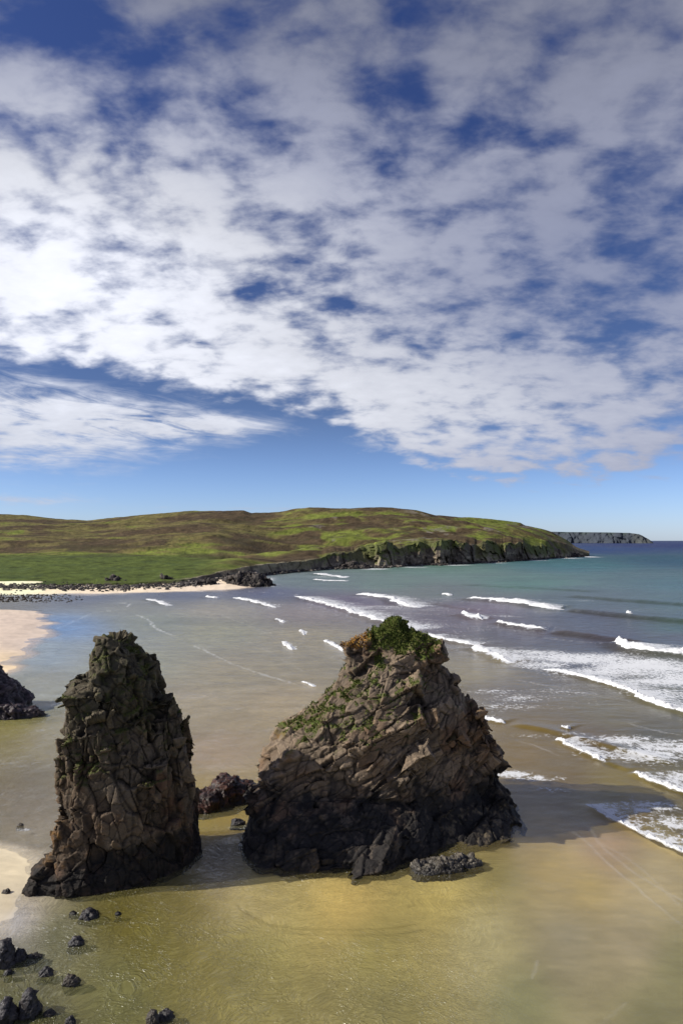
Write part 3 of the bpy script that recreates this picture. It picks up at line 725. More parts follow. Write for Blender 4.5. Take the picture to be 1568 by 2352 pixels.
def build_hills():
    U = np.r_[np.arange(-1300, -60, 9.0), np.arange(-60, 1352, 1.5)]
    D0 = interp_u(U, [(-1300,296),(0,300),(150,305),(300,309),(430,322),(470,332),(520,352),(560,395),(600,432),(640,452),(700,490),(760,522),(860,556),(1000,616),(1080,655),(1150,704),(1230,790),(1300,880),(1330,925),(1352,965)])
    HC = interp_u(U, [(-1300,2.5),(0,2.2),(300,2.6),(430,3.5),(520,6.0),(600,6.5),(680,7),(740,8),(770,13),(860,17.5),(940,16.5),(1000,19),(1150,19.5),(1230,15),(1270,13),(1300,8),(1330,4.5),(1352,.5)])
    RV = interp_u(U, [(-1300,1190),(-300,1186),(0,1181),(60,1184),(130,1192),(200,1195),(260,1189),(330,1182),(430,1173),(490,1172),(560,1171),(578,1177),(640,1175),(680,1169),(710,1166),(745,1167),(780,1170),(850,1167),(900,1166),(955,1170),(1000,1181),(1060,1186),(1100,1188),(1170,1196),(1195,1200),(1205,1206),(1240,1213),(1270,1223),(1300,1240),(1330,1262),(1352,1275)])
    RD = interp_u(U, [(-1300,1150),(0,1100),(400,1050),(700,1000),(1000,960),(1200,985),(1300,975),(1352,985)])
    MV = interp_u(U, [(-1300,1262),(0,1262),(200,1262),(330,1266),(430,1276),(520,1287),(640,1268),(760,1245),(860,1233),(1000,1228),(1150,1225),(1230,1232),(1300,1254),(1352,1276)])
    MD = interp_u(U, [(-1300,600),(0,600),(300,580),(430,520),(520,500),(640,640),(760,680),(860,720),(1000,740),(1150,800),(1230,870),(1300,930),(1352,975)])
    def blur(a, w):
        k_ = np.ones(w) / w
        return np.convolve(np.pad(a, w, mode='edge'), k_, 'same')[w:-w]
    RD = blur(RD, 81); MD = blur(MD, 81); MV = blur(MV, 81)
    RVs = np.minimum(blur(RV, 91) + 3, 1275)
    qq = np.stack([U / 26., 0 * U, 0 * U], 1)
    HC = blur(HC, 25); D0 = blur(D0, 31)
    HC = HC * (1 + .22 * fbm(qq, 4, 170) * sm(U, 700, 800) * (1 - sm(U, 1290, 1340)))
    D0 = D0 + fbm(qq * .8, 3, 171) * 12 * sm(U, 600, 800) * (1 - sm(U, 1300, 1350))
    T = (U - 784) / F
    zrs = H + (1241 - RVs) / F * RD
    zr = H + (1241 - RV) / F * RD
    zm = H + (1241 - MV) / F * MD
    nc = len(U)
    # cliff rows
    NC = 46
    s = np.linspace(0, 1, NC)[:, None]
    gsl = sm(fbm(np.stack([U / 42., 0 * U + 3.3, 0 * U], 1), 3, 172), .05, .35) * sm(U, 740, 800)
    cd = (np.interp(HC, [0, 6, 20], [1.5, 5, 12]) * (1 + 1.6 * gsl))[None, :]
    Dc = D0[None, :] + cd * s ** 1.2
    Zc = -1.5 + (HC[None, :] + 1.5) * s ** .85
    # hill rows
    NH = 190
    tt = np.linspace(0, 1.5, NH + 1)[1:][:, None]
    # monotone distances: cliff top -> mid (t=.45) -> ridge (t=1) -> beyond
    Dt = D0 + cd[0]
    a = np.clip(tt / .45, 0, 1); b = np.clip((tt - .45) / .55, 0, 1); c = np.clip(tt - 1, 0, .5) / .5
    Dh = Dt + (MD - Dt) * a + (RD - MD) * b + 900 * c
    e = lambda q: q
    Zh = HC + (zm - HC) * (a ** .9) + (zrs - zm) * (b ** 1.0) + (zr - zrs) * sm(b, .75, 1.0) - (zr + 40) * c ** 1.3
    # roll the land: noise by world position
    D = np.vstack([Dc, Dh]); Z = np.vstack([Zc, Zh])
    TT = np.broadcast_to(T, D.shape)
    X = (TT * D).ravel(); Y = D.ravel().copy(); Zf = Z.ravel().copy()
    tfull = np.vstack([np.zeros((NC, nc)), np.broadcast_to(tt, (NH, nc))]).ravel()
    p = np.stack([X, Y, 0 * X], 1)
    roll = fbm(p / np.array([170, 110, 1]), 3, 70) * 6 + fbm(p / np.array([60, 38, 1]), 3, 75) * 2.4 + fbm(p / 22, 3, 78) * .8
    crag = np.clip(fbm(p / 30, 3, 79) - .15, 0, 1) * 5
    scale = sm(tfull, 0, .2) * (1 - sm(tfull, .86, .99) * .8)
    scale *= np.clip((np.broadcast_to(HC, D.shape).ravel()) / 8, .5, 1)
    field = sm(-((X / Y * F + 784) - 560), -60, 120) * (1 - sm(Y, 430, 620))
    Zf += (roll + crag * .5) * scale * (1 - .75 * field)
    Zf += fbm(p / 14, 3, 77) * .5 * sm(tfull, .9, 1)
    # cliff relief
    sv = np.vstack([np.broadcast_to(s, (NC, nc)), np.ones((NH, nc))]).ravel()
    iscl = np.r_[np.ones(NC * nc), np.zeros(NH * nc)]
    hcf = np.broadcast_to(HC, D.shape).ravel()
    q = np.stack([X / 14, Y / 14, Zf / 22], 1) + fbm(p / 18, 2, 80)[:, None] * .4
    f1, f2, hh, ti = worley(q, 81)
    q2 = np.stack([X / 4.5, Y / 4.5, Zf / 6], 1)
    g1, g2, hh2, ti2 = worley(q2, 86)
    big = fbm(np.stack([X / 45, Y / 45, 0 * X], 1), 3, 88)
    disp = ((hh - .5) * 8 + ti * 4 + (hh2 - .5) * 3 + ti2 * 2 + big * 9) * np.clip(hcf / 16, .18, 1.1)
    band = iscl * sm(hcf, 0, 1.0) + (1 - iscl) * np.exp(-tfull * 30) 
    Y += disp * band
    X += disp * .25 * band
    Zf += (hh2 - .5) * .12 * hcf * iscl * sv * (1 - 0 * sv)
    # colours
    p = np.stack([X, Y, 0 * X], 1)
    heather = np.array([.088, .062, .034]); olive = np.array([.150, .128, .045]); green = np.array([.155, .180, .034]); dark = np.array([.045, .040, .020]); fieldg = np.array([.100, .130, .028])
    w1 = fbm(p / np.array([70, 55, 1]) + fbm(p / 40, 2, 92)[:, None] * .5, 5, 90)
    w2 = fbm(p / np.array([32, 26, 1]), 5, 95, .6)
    w3 = fbm(p / 9, 4, 97, .65)
    bear = X / Y * F + 784
    greenish = .25 * sm(bear, 560, 760) - .45 * sm(tfull, .8, 1.0) * (1 - sm(bear, 940, 1040)) - .35 * sm(tfull, .40, .5) * (1 - sm(bear, 500, 700)) 
    col = lerp(np.broadcast_to(heather, p.shape), olive, sm(w1 + .3 * w2, -.35, .35))
    col = lerp(col, green, sm(w1 + .7 * w2 + greenish, .12, .62))
    col = lerp(col, dark, sm(w2 - .4 * w1 + .5 * w3, .35, .8) * .7)
    fm = sm(-bear, -600, -420) * (1 - sm(Y + 40 * w2 + 26 * w3, 470, 600))
    col = lerp(col, lerp(np.broadcast_to(fieldg, p.shape), np.array([.052, .072, .022]), sm(w2 + .8 * w3, -.3, .9)), fm)
    w4 = fbm(p / 3.5, 3, 101, .6)
    col = col * np.clip(1 + .42 * w3 + .2 * w2 + .35 * w4, .3, 2)[:, None]
    # grey outcrops showing through on steep or craggy ground
    rk = sm(crag * .6 + w3 * 2.2, 2.2, 3.2) * sm(tfull, .1, .3) * sm(bear, 600, 750) * .7
    rk = np.maximum(rk, np.exp(-(((bear - 965) / 35) ** 2 + ((tfull - .97) / .05) ** 2)) * sm(w3, -.1, .3))
    rk = np.maximum(rk, np.exp(-(((bear - 1200) / 22) ** 2 + ((tfull - .93) / .08) ** 2)) * sm(w3, -.2, .2))
    col = lerp(col, np.array([.20, .175, .145]), rk)
    # cliff rock
    rr = fbm(np.stack([X / 6, Y / 6, Zf / 3], 1), 4, 99, .6)
    rb = fbm(np.stack([X / 30, Y / 30, Zf / 20], 1), 3, 98)
    rc = lerp(np.broadcast_to(np.array([.13, .105, .08]), p.shape), np.array([.36, .30, .22]), sm(rr + rb * .8, -.4, .6))
    rc = lerp(rc, np.array([.020, .018, .018]), np.clip(1 - (f2 - f1) * 9, 0, 1) * .45)
    rc = lerp(rc, np.array([.022, .018, .016]), 1 - sm(Zf + rr * 1.2, .4, 1.8))
    grassy = sm(sv + rr * .45 + rb * .55, .5, .8) * sm(hcf, 5, 9)
    grassy = np.maximum(grassy, np.broadcast_to(gsl, D.shape).ravel() * sm(sv + rr * .3, .15, .45))
    rc = lerp(rc, lerp(np.broadcast_to(np.array([.11, .105, .038]), p.shape), np.array([.10, .12, .03]), sm(w2, -.2, .3)), grassy * .85)
    cm = iscl + (1 - iscl) * sm(.035 * np.clip(hcf / 12, .2, 1.2) + .012 * rr - tfull, 0, .012)
    lowbank = 1 - sm(hcf, 2.4, 4.5)
    cm = cm * (1 - lowbank * sm(sv + .4 * rr, .5, .8))
    col = lerp(col, rc, np.clip(cm, 0, 1))
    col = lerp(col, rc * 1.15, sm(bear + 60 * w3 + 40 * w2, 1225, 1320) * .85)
    V = np.stack([X, Y, Zf], 1)
    nr = NC + NH
    i = np.arange(nr - 1)[:, None] * nc + np.arange(nc - 1)[None, :]
    fc = np.stack([i, i + 1, i + nc + 1, i + nc], -1)
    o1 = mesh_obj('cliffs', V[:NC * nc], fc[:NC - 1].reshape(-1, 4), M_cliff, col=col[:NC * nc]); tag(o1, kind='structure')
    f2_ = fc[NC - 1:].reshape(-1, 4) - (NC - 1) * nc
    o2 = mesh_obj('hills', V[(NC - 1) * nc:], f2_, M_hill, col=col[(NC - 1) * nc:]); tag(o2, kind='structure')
    return U, D0, HC
HU, HD0, HHC = build_hills()

def build_far():
    U = np.arange(1180, 1497, 1.2)
    top = interp_u(U, [(1180,1222),(1260,1221),(1300,1222),(1400,1223),(1440,1224),(1462,1227),(1478,1233),(1488,1239),(1497,1247)])
    D0 = interp_u(U, [(1180,5400),(1300,5200),(1400,5000),(1500,4900)])
    zt = np.maximum(H + (1241 - top) / F * (D0 + 60), .5)
    T = (U - 784) / F; nc = len(U)
    s = np.r_[np.linspace(0, 1, 30), np.linspace(1.03, 4, 20)]
    X = []; Y = []; Z = []
    for q in s:
        if q <= 1: d = D0 + 60 * q; z = -5 + (zt + 5) * q ** .9
        else: d = D0 + 60 + (q - 1) * 300; z = zt - (q - 1) * 3
        X.append(T * d); Y.append(d); Z.append(z)
    X = np.array(X).ravel(); Y = np.array(Y).ravel(); Z = np.array(Z).ravel()
    sv = np.repeat(s, nc)
    q = np.stack([X / 110, Y / 300, Z / 200], 1)
    f1, f2, hh, ti = worley(q, 201)
    n = fbm(np.stack([X / 45, Y / 100, Z / 60], 1), 4, 203)
    band = (sv <= 1.0) * 1.0
    Y += ((hh - .5) * 30 + ti * 15 + n * 22) * band
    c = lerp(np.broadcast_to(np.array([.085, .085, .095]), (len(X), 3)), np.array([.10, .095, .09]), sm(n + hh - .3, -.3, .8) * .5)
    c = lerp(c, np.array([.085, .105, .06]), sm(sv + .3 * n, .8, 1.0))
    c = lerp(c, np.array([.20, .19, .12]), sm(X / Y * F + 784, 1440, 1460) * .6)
    c = lerp(c * np.array([.62, .60, .50]), np.array([.075, .10, .14]), np.full(len(X), .45))  # bluish aerial haze blended into the land colour
    nr = len(s)
    i = np.arange(nr - 1)[:, None] * nc + np.arange(nc - 1)[None, :]
    f = np.stack([i, i + 1, i + nc + 1, i + nc], -1).reshape(-1, 4)
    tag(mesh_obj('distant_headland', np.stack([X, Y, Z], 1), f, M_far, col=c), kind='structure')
build_far()

# ------------------------------------------------------------------ rocks
def loft_bm(bm, levels, n=40, expo=2.6, skew=0.0):
    """levels: (z, xl, xr, yf, yb) bottom to top"""
    rings = []
    for (z, xl, xr, yf, yb) in levels:
        cx, cy = (xl + xr) / 2, (yf + yb) / 2
        rx, ry = (xr - xl) / 2, (yb - yf) / 2
        r = []
        for k in range(n):
            a = 2 * math.pi * k / n
            c, s = math.cos(a), math.sin(a)
            x = cx + rx * math.copysign(abs(c) ** (2 / expo), c)
            y = cy + ry * math.copysign(abs(s) ** (2 / expo), s) + skew * (x - cx)
            r.append(bm.verts.new((x, y, z)))
        rings.append(r)
    for a, b in zip(rings, rings[1:]):
        for k in range(n):
            bm.faces.new((a[k], a[(k + 1) % n], b[(k + 1) % n], b[k]))
    bm.faces.new(rings[0][::-1]); bm.faces.new(rings[-1])

def basis(nx, ny, nz, yaw=0.0):
    n = np.array([nx, ny, nz], float); n /= np.linalg.norm(n)
    t = np.array([math.cos(yaw), math.sin(yaw), 0]); t = t - n * (t @ n); t /= np.linalg.norm(t)
    return np.stack([t, np.cross(n, t), n])

def add_blocks(bm, R, count, sizes, zmin, zmax, seed, sink=.35, test=None):
    """wedge-shaped blocks of bedrock set into the surface along the bedding"""
    r = np.random.default_rng(seed)
    fs = [f for f in bm.faces if zmin < f.calc_center_median().z < zmax]
    data = [(np.array(f.calc_center_median()), np.array(f.normal), f.calc_area(), [np.array(v.co) for v in f.verts]) for f in fs]
    ar = np.array([d[2] for d in data]); ar /= ar.sum()
    k = 0
    while k < count:
        c, n, a, vs = data[r.choice(len(data), p=ar)]
        w = r.dirichlet(np.ones(len(vs))); c = sum(wi * v for wi, v in zip(w, vs))
        k += 1
        if c[1] > 58 or (test and not test(c)): continue
        sc = r.choice([.6, 1, 1.5], p=[.4, .4, .2])
        dx, dy, dz = [r.uniform(*q) * sc / 2 for q in sizes]
        c = c - n * min(dx, dy) * (sink + r.uniform(0, .5))
        B = R + r.normal(0, .07, (3, 3))
        vsx = []
        for sz in (-1, 1):
            for sx_, sy_ in ((-1, -1), (1, -1), (1, 1), (-1, 1)):
                q = np.array([sx_ * dx * r.uniform(.8, 1.1), sy_ * dy * r.uniform(.8, 1.1), sz * dz * r.uniform(.8, 1.1)])
                vsx.append(bm.verts.new(c + q @ B))
        for f in ((0, 3, 2, 1), (4, 5, 6, 7), (0, 1, 5, 4), (1, 2, 6, 5), (2, 3, 7, 6), (3, 0, 4, 7)):
            bm.faces.new([vsx[i] for i in f])

def voxel(bm, size):
    me = bpy.data.meshes.new('tmp'); bm.to_mesh(me); bm.free()
    o = bpy.data.objects.new('tmp', me); COL.objects.link(o)
    md = o.modifiers.new('r', 'REMESH'); md.mode = 'VOXEL'; md.voxel_size = size
    bpy.context.view_layer.update()
    dg = bpy.context.evaluated_depsgraph_get()
    m2 = bpy.data.meshes.new_from_object(o.evaluated_get(dg))
    bpy.data.objects.remove(o); bpy.data.meshes.remove(me)
    return m2

def vn(me):
    n = len(me.vertices)
    co_ = np.empty(n * 3, np.float32); me.vertices.foreach_get('co', co_)
    no = np.empty(n * 3, np.float32); me.vertex_normals.foreach_get('vector', no)
    return co_.reshape(-1, 3).astype(float), no.reshape(-1, 3).astype(float)

def rotm(ax, ay, az_):
    from mathutils import Euler
    return np.array(Euler((ax, ay, az_)).to_matrix())

def blur_normals(me, no, it=6):
    ne = len(me.edges)
    e = np.empty(ne * 2, np.int32); me.edges.foreach_get('vertices', e); e = e.reshape(-1, 2)
    for _ in range(it):
        a = no.copy()
        for k in range(3):
            a[:, k] += np.bincount(e[:, 0], no[e[:, 1], k], len(no)) + np.bincount(e[:, 1], no[e[:, 0], k], len(no))
        no = a / np.maximum(np.linalg.norm(a, axis=1), 1e-6)[:, None]
    return no

def fracture(me, R, cells, amps, seed, rough=.12, ledge=0.0, blur=8, flat=.85, terr=None, bias=0.0):
    """break the surface into flat facets: every block of rock is one tilted plane, with steps and thin cracks between"""
    co_, no = vn(me)
    nb = blur_normals(me, no, blur)
    crack = np.zeros(len(co_)); shade = np.zeros(len(co_))
    p0 = co_ + np.stack([fbm(co_ * .22 + 7 * k, 3, seed + 40 + k) for k in range(3)], 1) * amps[0] * .8
    if terr:
        per, amp = terr
        w = (co_ @ R.T)[:, 2] / per + fbm(co_ * .16, 3, seed + 90) * .9 + fbm(co_ * .6, 2, seed + 93) * .12
        k = np.floor(w); fr = w - k
        a = amp * (.4 + 1.2 * _h(k.astype(np.int64), k.astype(np.int64) * 0, k.astype(np.int64) * 0, seed))
        p0 = p0 + nb * ((sm(fr, 0, .93) - .5) * a * (.6 + .8 * fbm(co_ * .3, 2, seed + 95)))[:, None]
        crack = np.maximum(crack, .75 * (1 - sm(fr, 0, .16)))
    for k, (c, a) in enumerate(zip(cells, amps)):
        q = (co_ @ R.T) / np.array(c)
        q = q + np.stack([fbm(q * .7 + 5, 2, seed + 50 + k), fbm(q * .7 + 9, 2, seed + 60 + k), fbm(q * .7, 2, seed + 70 + k)], 1) * .16
        f1, f2, h, t = worley(q, seed + k * 20)
        # facets also part where the surface turns a corner
        key = np.round(h * 1e6).astype(np.int64) * 64
        dirc = (nb @ R.T)
        key += (dirc[:, 0] > .5) * 1 + (dirc[:, 0] < -.5) * 2 + (dirc[:, 1] < -.6) * 4 + (dirc[:, 2] > .55) * 8
        _, inv = np.unique(key, return_inverse=True); inv = inv.ravel()
        cnt = np.bincount(inv).astype(float)
        mp = np.stack([np.bincount(inv, p0[:, i]) / cnt for i in range(3)], 1)
        mn = np.stack([np.bincount(inv, nb[:, i]) / cnt for i in range(3)], 1)
        rr_ = np.random.default_rng(seed + k)
        mn = mn / np.maximum(np.linalg.norm(mn, axis=1), .3)[:, None] + rr_.normal(0, .13, mn.shape)
        mn /= np.linalg.norm(mn, axis=1)[:, None]
        M = mn[inv]; den = np.maximum((nb * M).sum(1), .35)
        d = ((mp[inv] - p0) * M).sum(1) / den
        lim = min(max(c) * .2, .75)
        d = np.clip(d, -lim, lim) * (.5 if k == 0 else flat) * (cnt[inv] > 12)
        ed = f2 - f1
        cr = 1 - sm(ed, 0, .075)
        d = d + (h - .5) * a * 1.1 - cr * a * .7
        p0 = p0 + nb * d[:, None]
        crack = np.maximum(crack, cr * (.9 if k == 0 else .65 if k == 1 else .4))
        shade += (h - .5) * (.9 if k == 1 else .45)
    p0 = p0 + nb * (fbm(co_ * 1.1, 4, seed + 80, .6) * rough * 1.3 + fbm(co_ * 4.5, 3, seed + 85, .6) * rough * .5)[:, None]
    p0 = p0 - nb * bias
    me.vertices.foreach_set('co', p0.astype(np.float32).ravel()); me.update()
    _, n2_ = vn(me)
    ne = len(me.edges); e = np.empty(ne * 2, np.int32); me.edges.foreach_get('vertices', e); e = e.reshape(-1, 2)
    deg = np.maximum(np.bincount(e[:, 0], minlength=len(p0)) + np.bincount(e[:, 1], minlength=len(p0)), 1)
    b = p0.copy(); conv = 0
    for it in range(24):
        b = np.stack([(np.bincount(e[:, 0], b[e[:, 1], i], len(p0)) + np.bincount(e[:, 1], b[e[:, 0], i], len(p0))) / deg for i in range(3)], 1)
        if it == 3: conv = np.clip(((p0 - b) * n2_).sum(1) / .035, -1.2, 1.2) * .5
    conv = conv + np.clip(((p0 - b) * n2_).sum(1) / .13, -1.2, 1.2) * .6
    shade = shade * .75 + conv * .7  # block tone plus painted shading: hollows darkened, edges lightened
    return p0, crack, np.clip(shade, -1.25, 1.6)

def finish(name, me, mat, parent=None, col=None, sharp=True):
    me.materials.clear(); me.materials.append(mat)
    me.name = name
    me.polygons.foreach_set('use_smooth', np.ones(len(me.polygons), bool))
    if col is not None: set_col(me, col)
    o = bpy.data.objects.new(name, me); COL.objects.link(o)
    if parent:
        o.parent = parent; o.matrix_parent_inverse = parent.matrix_world.inverted()
        o.location = -Vector(parent.location)
        o.matrix_parent_inverse.identity()
    return o

def tufts(name, pts, nrm, n, hmin, hmax, seed, parent, cols, wid=.05):
    r = np.random.default_rng(seed)
    idx = r.integers(0, len(pts), n)
    base = pts[idx] + r.normal(0, .05, (n, 3))
    base[:, 2] -= .04
    up = np.array([0, 0, 1.0]) + nrm[idx] * .5 + r.normal(0, .45, (n, 3))
    up /= np.linalg.norm(up, axis=1)[:, None]
    hgt = r.uniform(hmin, hmax, n)[:, None]
    a = r.uniform(0, 2 * math.pi, n)
    side = np.stack([np.cos(a), np.sin(a), 0 * a], 1) * (wid * r.uniform(.6, 1.5, n))[:, None]
    v0 = base - side; v1 = base + side
    v2 = base + up * hgt * .6 + side * .7; v3 = base + up * hgt * .6 - side * .7
    lean = r.normal(0, .3, (n, 3)); lean[:, 2] = -.1
    v4 = base + up * hgt + lean * hgt * .6
    V = np.stack([v0, v1, v2, v3, v4], 1).reshape(-1, 3) - np.array(parent.location)
    k = np.arange(n)[:, None] * 5
    tri = np.concatenate([k + [0, 1, 2], k + [0, 2, 3], k + [3, 2, 4]], 0)
    pick = r.integers(0, len(cols), n)
    c = np.array(cols)[pick] * r.uniform(.7, 1.25, n)[:, None]
    C = np.repeat(c, 5, 0); 
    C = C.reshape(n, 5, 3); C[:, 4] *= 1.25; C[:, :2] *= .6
    return mesh_obj(name, V, tri, M_turf, parent, col=C.reshape(-1, 3), smooth=False)

OCHRE = np.array([.22, .115, .028]); BROWN = np.array([.115, .080, .052]); GREY = np.array([.158, .122, .086]); RED = np.array([.10, .043, .030])
BLACK = np.array([.014, .013, .013]); MOSS = np.array([.075, .085, .014]); PALE = np.array([.30, .26, .20]); OLIVE = np.array([.075, .070, .036])

# ---- the broad stack on the right
def stack_right():
    bm = bmesh.new()
    Z = lambda v, d=57.: H + (1241 - v) / F * d
    X = lambda u, d=57.: (u - 784) / F * d
    # upper body: silhouette levels from the waterline to the grassy summit
    lv = []
    for v, ul, ur, yf, yb in [(1880,600,1150,49.5,63),(1846,590,1140,49.8,63),(1800,590,1122,50.2,62.5),(1760,626,1112,50.6,62),(1725,640,1108,50.9,62),(1690,650,1104,51.1,62.5),(1660,656,1100,51.3,62.5),
                              (1625,700,1076,51.6,61.5),(1600,722,1060,52.0,61),(1570,752,1044,52.6,60.5),(1540,768,1024,53.4,60.2),(1515,800,1016,54.2,60),(1495,850,1010,54.8,60),(1478,848,1004,55.2,59.8),(1462,860,968,55.8,59.4),(1448,866,950,56.2,59.0),(1436,876,938,56.6,58.8),(1428,892,922,57.0,58.4)]:
        lv.append((Z(v), X(ul), X(ur), yf, yb))
    loft_bm(bm, lv, 44, 2.5, .20)
    loft_bm(bm, [(10.5, .0, 2.6, 54.4, 57.6), (12.0, .2, 2.2, 54.5, 57.2), (13.0, .3, 2.3, 54.5, 57.2), (13.8, .5, 2.2, 54.8, 57.0), (14.0, .9, 2.0, 55.2, 56.8)], 20, 3.4)
    # left shoulder and western slope
    loft_bm(bm, [(0, -6.8, 2, 49.3, 58), (3.0, -6.5, 2, 50, 58), (5.6, -5.6, 2, 51, 58), (7.0, -4.6, 1.5, 52, 58), (8.0, -2.3, 1.5, 52.5, 57)], 30, 2.6, .1)
    # right flank buttress
    loft_bm(bm, [(-1, 8, 13.4, 54, 62), (2, 8, 12.5, 54.5, 61.5), (5.0, 8, 12.0, 55, 61), (5.8, 8, 11.3, 55.5, 60.5)], 24, 3, .15)
    # projecting nose halfway up the right side
    loft_bm(bm, [(6.0, 8.2, 11.6, 54.6, 60), (7.2, 8, 11.4, 54.6, 60), (7.8, 8, 10.8, 55, 59)], 18, 3, .1)
    # black skirt the tide reaches
    loft_bm(bm, [(-1.5, -7.6, 8.5, 46.0, 60), (0, -7.2, 8.0, 46.4, 60), (1.2, -6.9, 7.4, 47.2, 60), (2.6, -6.5, 6.4, 48.6, 59), (3.1, -5.5, 5.6, 49.6, 58)], 40, 2.6, .12)
    loft_bm(bm, [(-1.5, 2.5, 14.9, 49.3, 62), (0, 2.7, 14.8, 49.9, 61.0), (.7, 3.2, 14.0, 51.0, 60.5), (2.0, 4.5, 12.8, 52.2, 60), (2.8, 5.5, 11.5, 53.5, 59)], 40, 2.5, .30)
    loft_bm(bm, [(-1.5, .8, 4.4, 45.2, 50), (0, 1.0, 4.2, 45.7, 50), (1.0, 2.0, 4.1, 46.6, 50), (1.9, 2.9, 4.4, 48, 51)], 20, 2.4, .1)
    R = basis(-.44, -.30, .84, .15)
    bm.normal_update()
    add_blocks(bm, R, 95, [(1.8, 4.2), (1.2, 2.4), (.6, 1.3)], 3.0, 13.6, 31, .50)
    add_blocks(bm, R, 40, [(1.0, 2.4), (.8, 1.8), (.4, .9)], -.3, 3.0, 32, .5)
    me = voxel(bm, .07)
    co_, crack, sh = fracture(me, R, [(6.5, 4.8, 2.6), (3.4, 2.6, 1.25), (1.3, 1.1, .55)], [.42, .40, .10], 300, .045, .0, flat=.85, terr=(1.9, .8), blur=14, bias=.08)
    _, no = vn(me)
    z = co_[:, 2]
    n1 = fbm(co_ * .45, 4, 310); n2 = fbm(co_ * 1.6, 4, 315, .6); n3 = fbm(co_ * 4, 3, 318, .6)
    c = lerp(np.broadcast_to(GREY * 1.75, co_.shape), BROWN * 2.0, sm(n1, -.4, .5))
    c = lerp(c, np.array([.22, .125, .075]), sm(n1 + .6 * n2 + .3 * sm(co_[:, 0], 3, 9), .35, 1.0) * .55)
    c = lerp(c, PALE, sm(n2 + n3 * .8, .45, 1.3) * .45 * sm(z, 4, 8))
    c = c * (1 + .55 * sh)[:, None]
    c = lerp(c, np.array([.30, .17, .045]), sm(n2 + n3 * .5 - .08 * (co_[:, 0] + 6), .3, .7) * sm(z, 4.5, 6) * (1 - sm(co_[:, 0], -4.5, -2)) * .8)
    c = c * np.array([.68, .655, .63])
    wet = 1 - sm(z + n1 * 1.6 + .9 * n2 + .02 * (co_[:, 0] - 3), 2.4, 4.4)
    c = lerp(c, lerp(np.broadcast_to(BLACK * 1.2, co_.shape), np.array([.085, .068, .052]), sm(n2 + .5 * n3, .0, .9)), wet * .95)
    kp = sm(n2 + n3, .25, 1.0) * (1 - sm(z, 1.2, 2.4)) * sm(co_[:, 0], 4, 9)
    c = lerp(c, np.array([.16, .125, .075]), kp * .65)
    c = c * (1 - .55 * crack)[:, None]
    gm = sm(no[:, 2], .36, .66) * sm(z + n1 * 1.2, 5.8, 7.5) * sm(n1 * .7 + n2 * 1.1 + .14 - .03 * np.clip(co_[:, 0] - 2, 0, 9), -.05, .3)
    gm = gm * (1 - (co_[:, 0] < 2.6) * (z > 12.0)) * (1 - sm(co_[:, 0], 5.5, 7.5) * .8 * (z < 12))
    gm = np.maximum(gm, sm(z + .4 * n2, 12.9, 13.7) * sm(no[:, 2], -.1, .3) * sm(co_[:, 0], 1.8, 2.6) * (1 - sm(co_[:, 0] + n2 * .5, 5.7, 6.6)))
    c = lerp(c, lerp(np.broadcast_to(MOSS * 1.3, co_.shape), np.array([.10, .14, .02]), sm(n3, -.3, .6)), gm)
    root = empty('sea_stack', (3.5, 54, 0))
    tag(root, 'broad brown sea stack with a grassy green summit and a black tidal base', 'sea stack', 'sea stacks standing on the beach')
    finish('rock_body', me, M_rock, root, c)
    ii = np.nonzero((gm > .5) & (z < 13))[0]
    tufts('grass_patch', co_[ii], no[ii], 7500, .07, .22, 41, root, [(.10, .12, .022), (.075, .105, .018), (.16, .14, .045), (.055, .08, .014)], .045)
    ii = np.nonzero((gm > .4) & (z >= 12.7))[0]
    tufts('grass_cap', co_[ii], no[ii], 13000, .08, .22, 43, root, [(.115, .145, .026), (.095, .125, .022), (.18, .18, .05), (.06, .08, .016)], .045)
    # orange lichen crust on the small knob
    kk = np.nonzero((co_[:, 0] > -.6) & (co_[:, 0] < 2.5) & (z > 13.3) & (no[:, 2] > .1) & (co_[:, 1] < 58))[0]
    if len(kk):
        tufts('lichen_crust', co_[kk], no[kk], 1600, .05, .16, 47, root, [(.48, .23, .03), (.40, .20, .04), (.30, .19, .06)], .07)
    return root
stack_right()

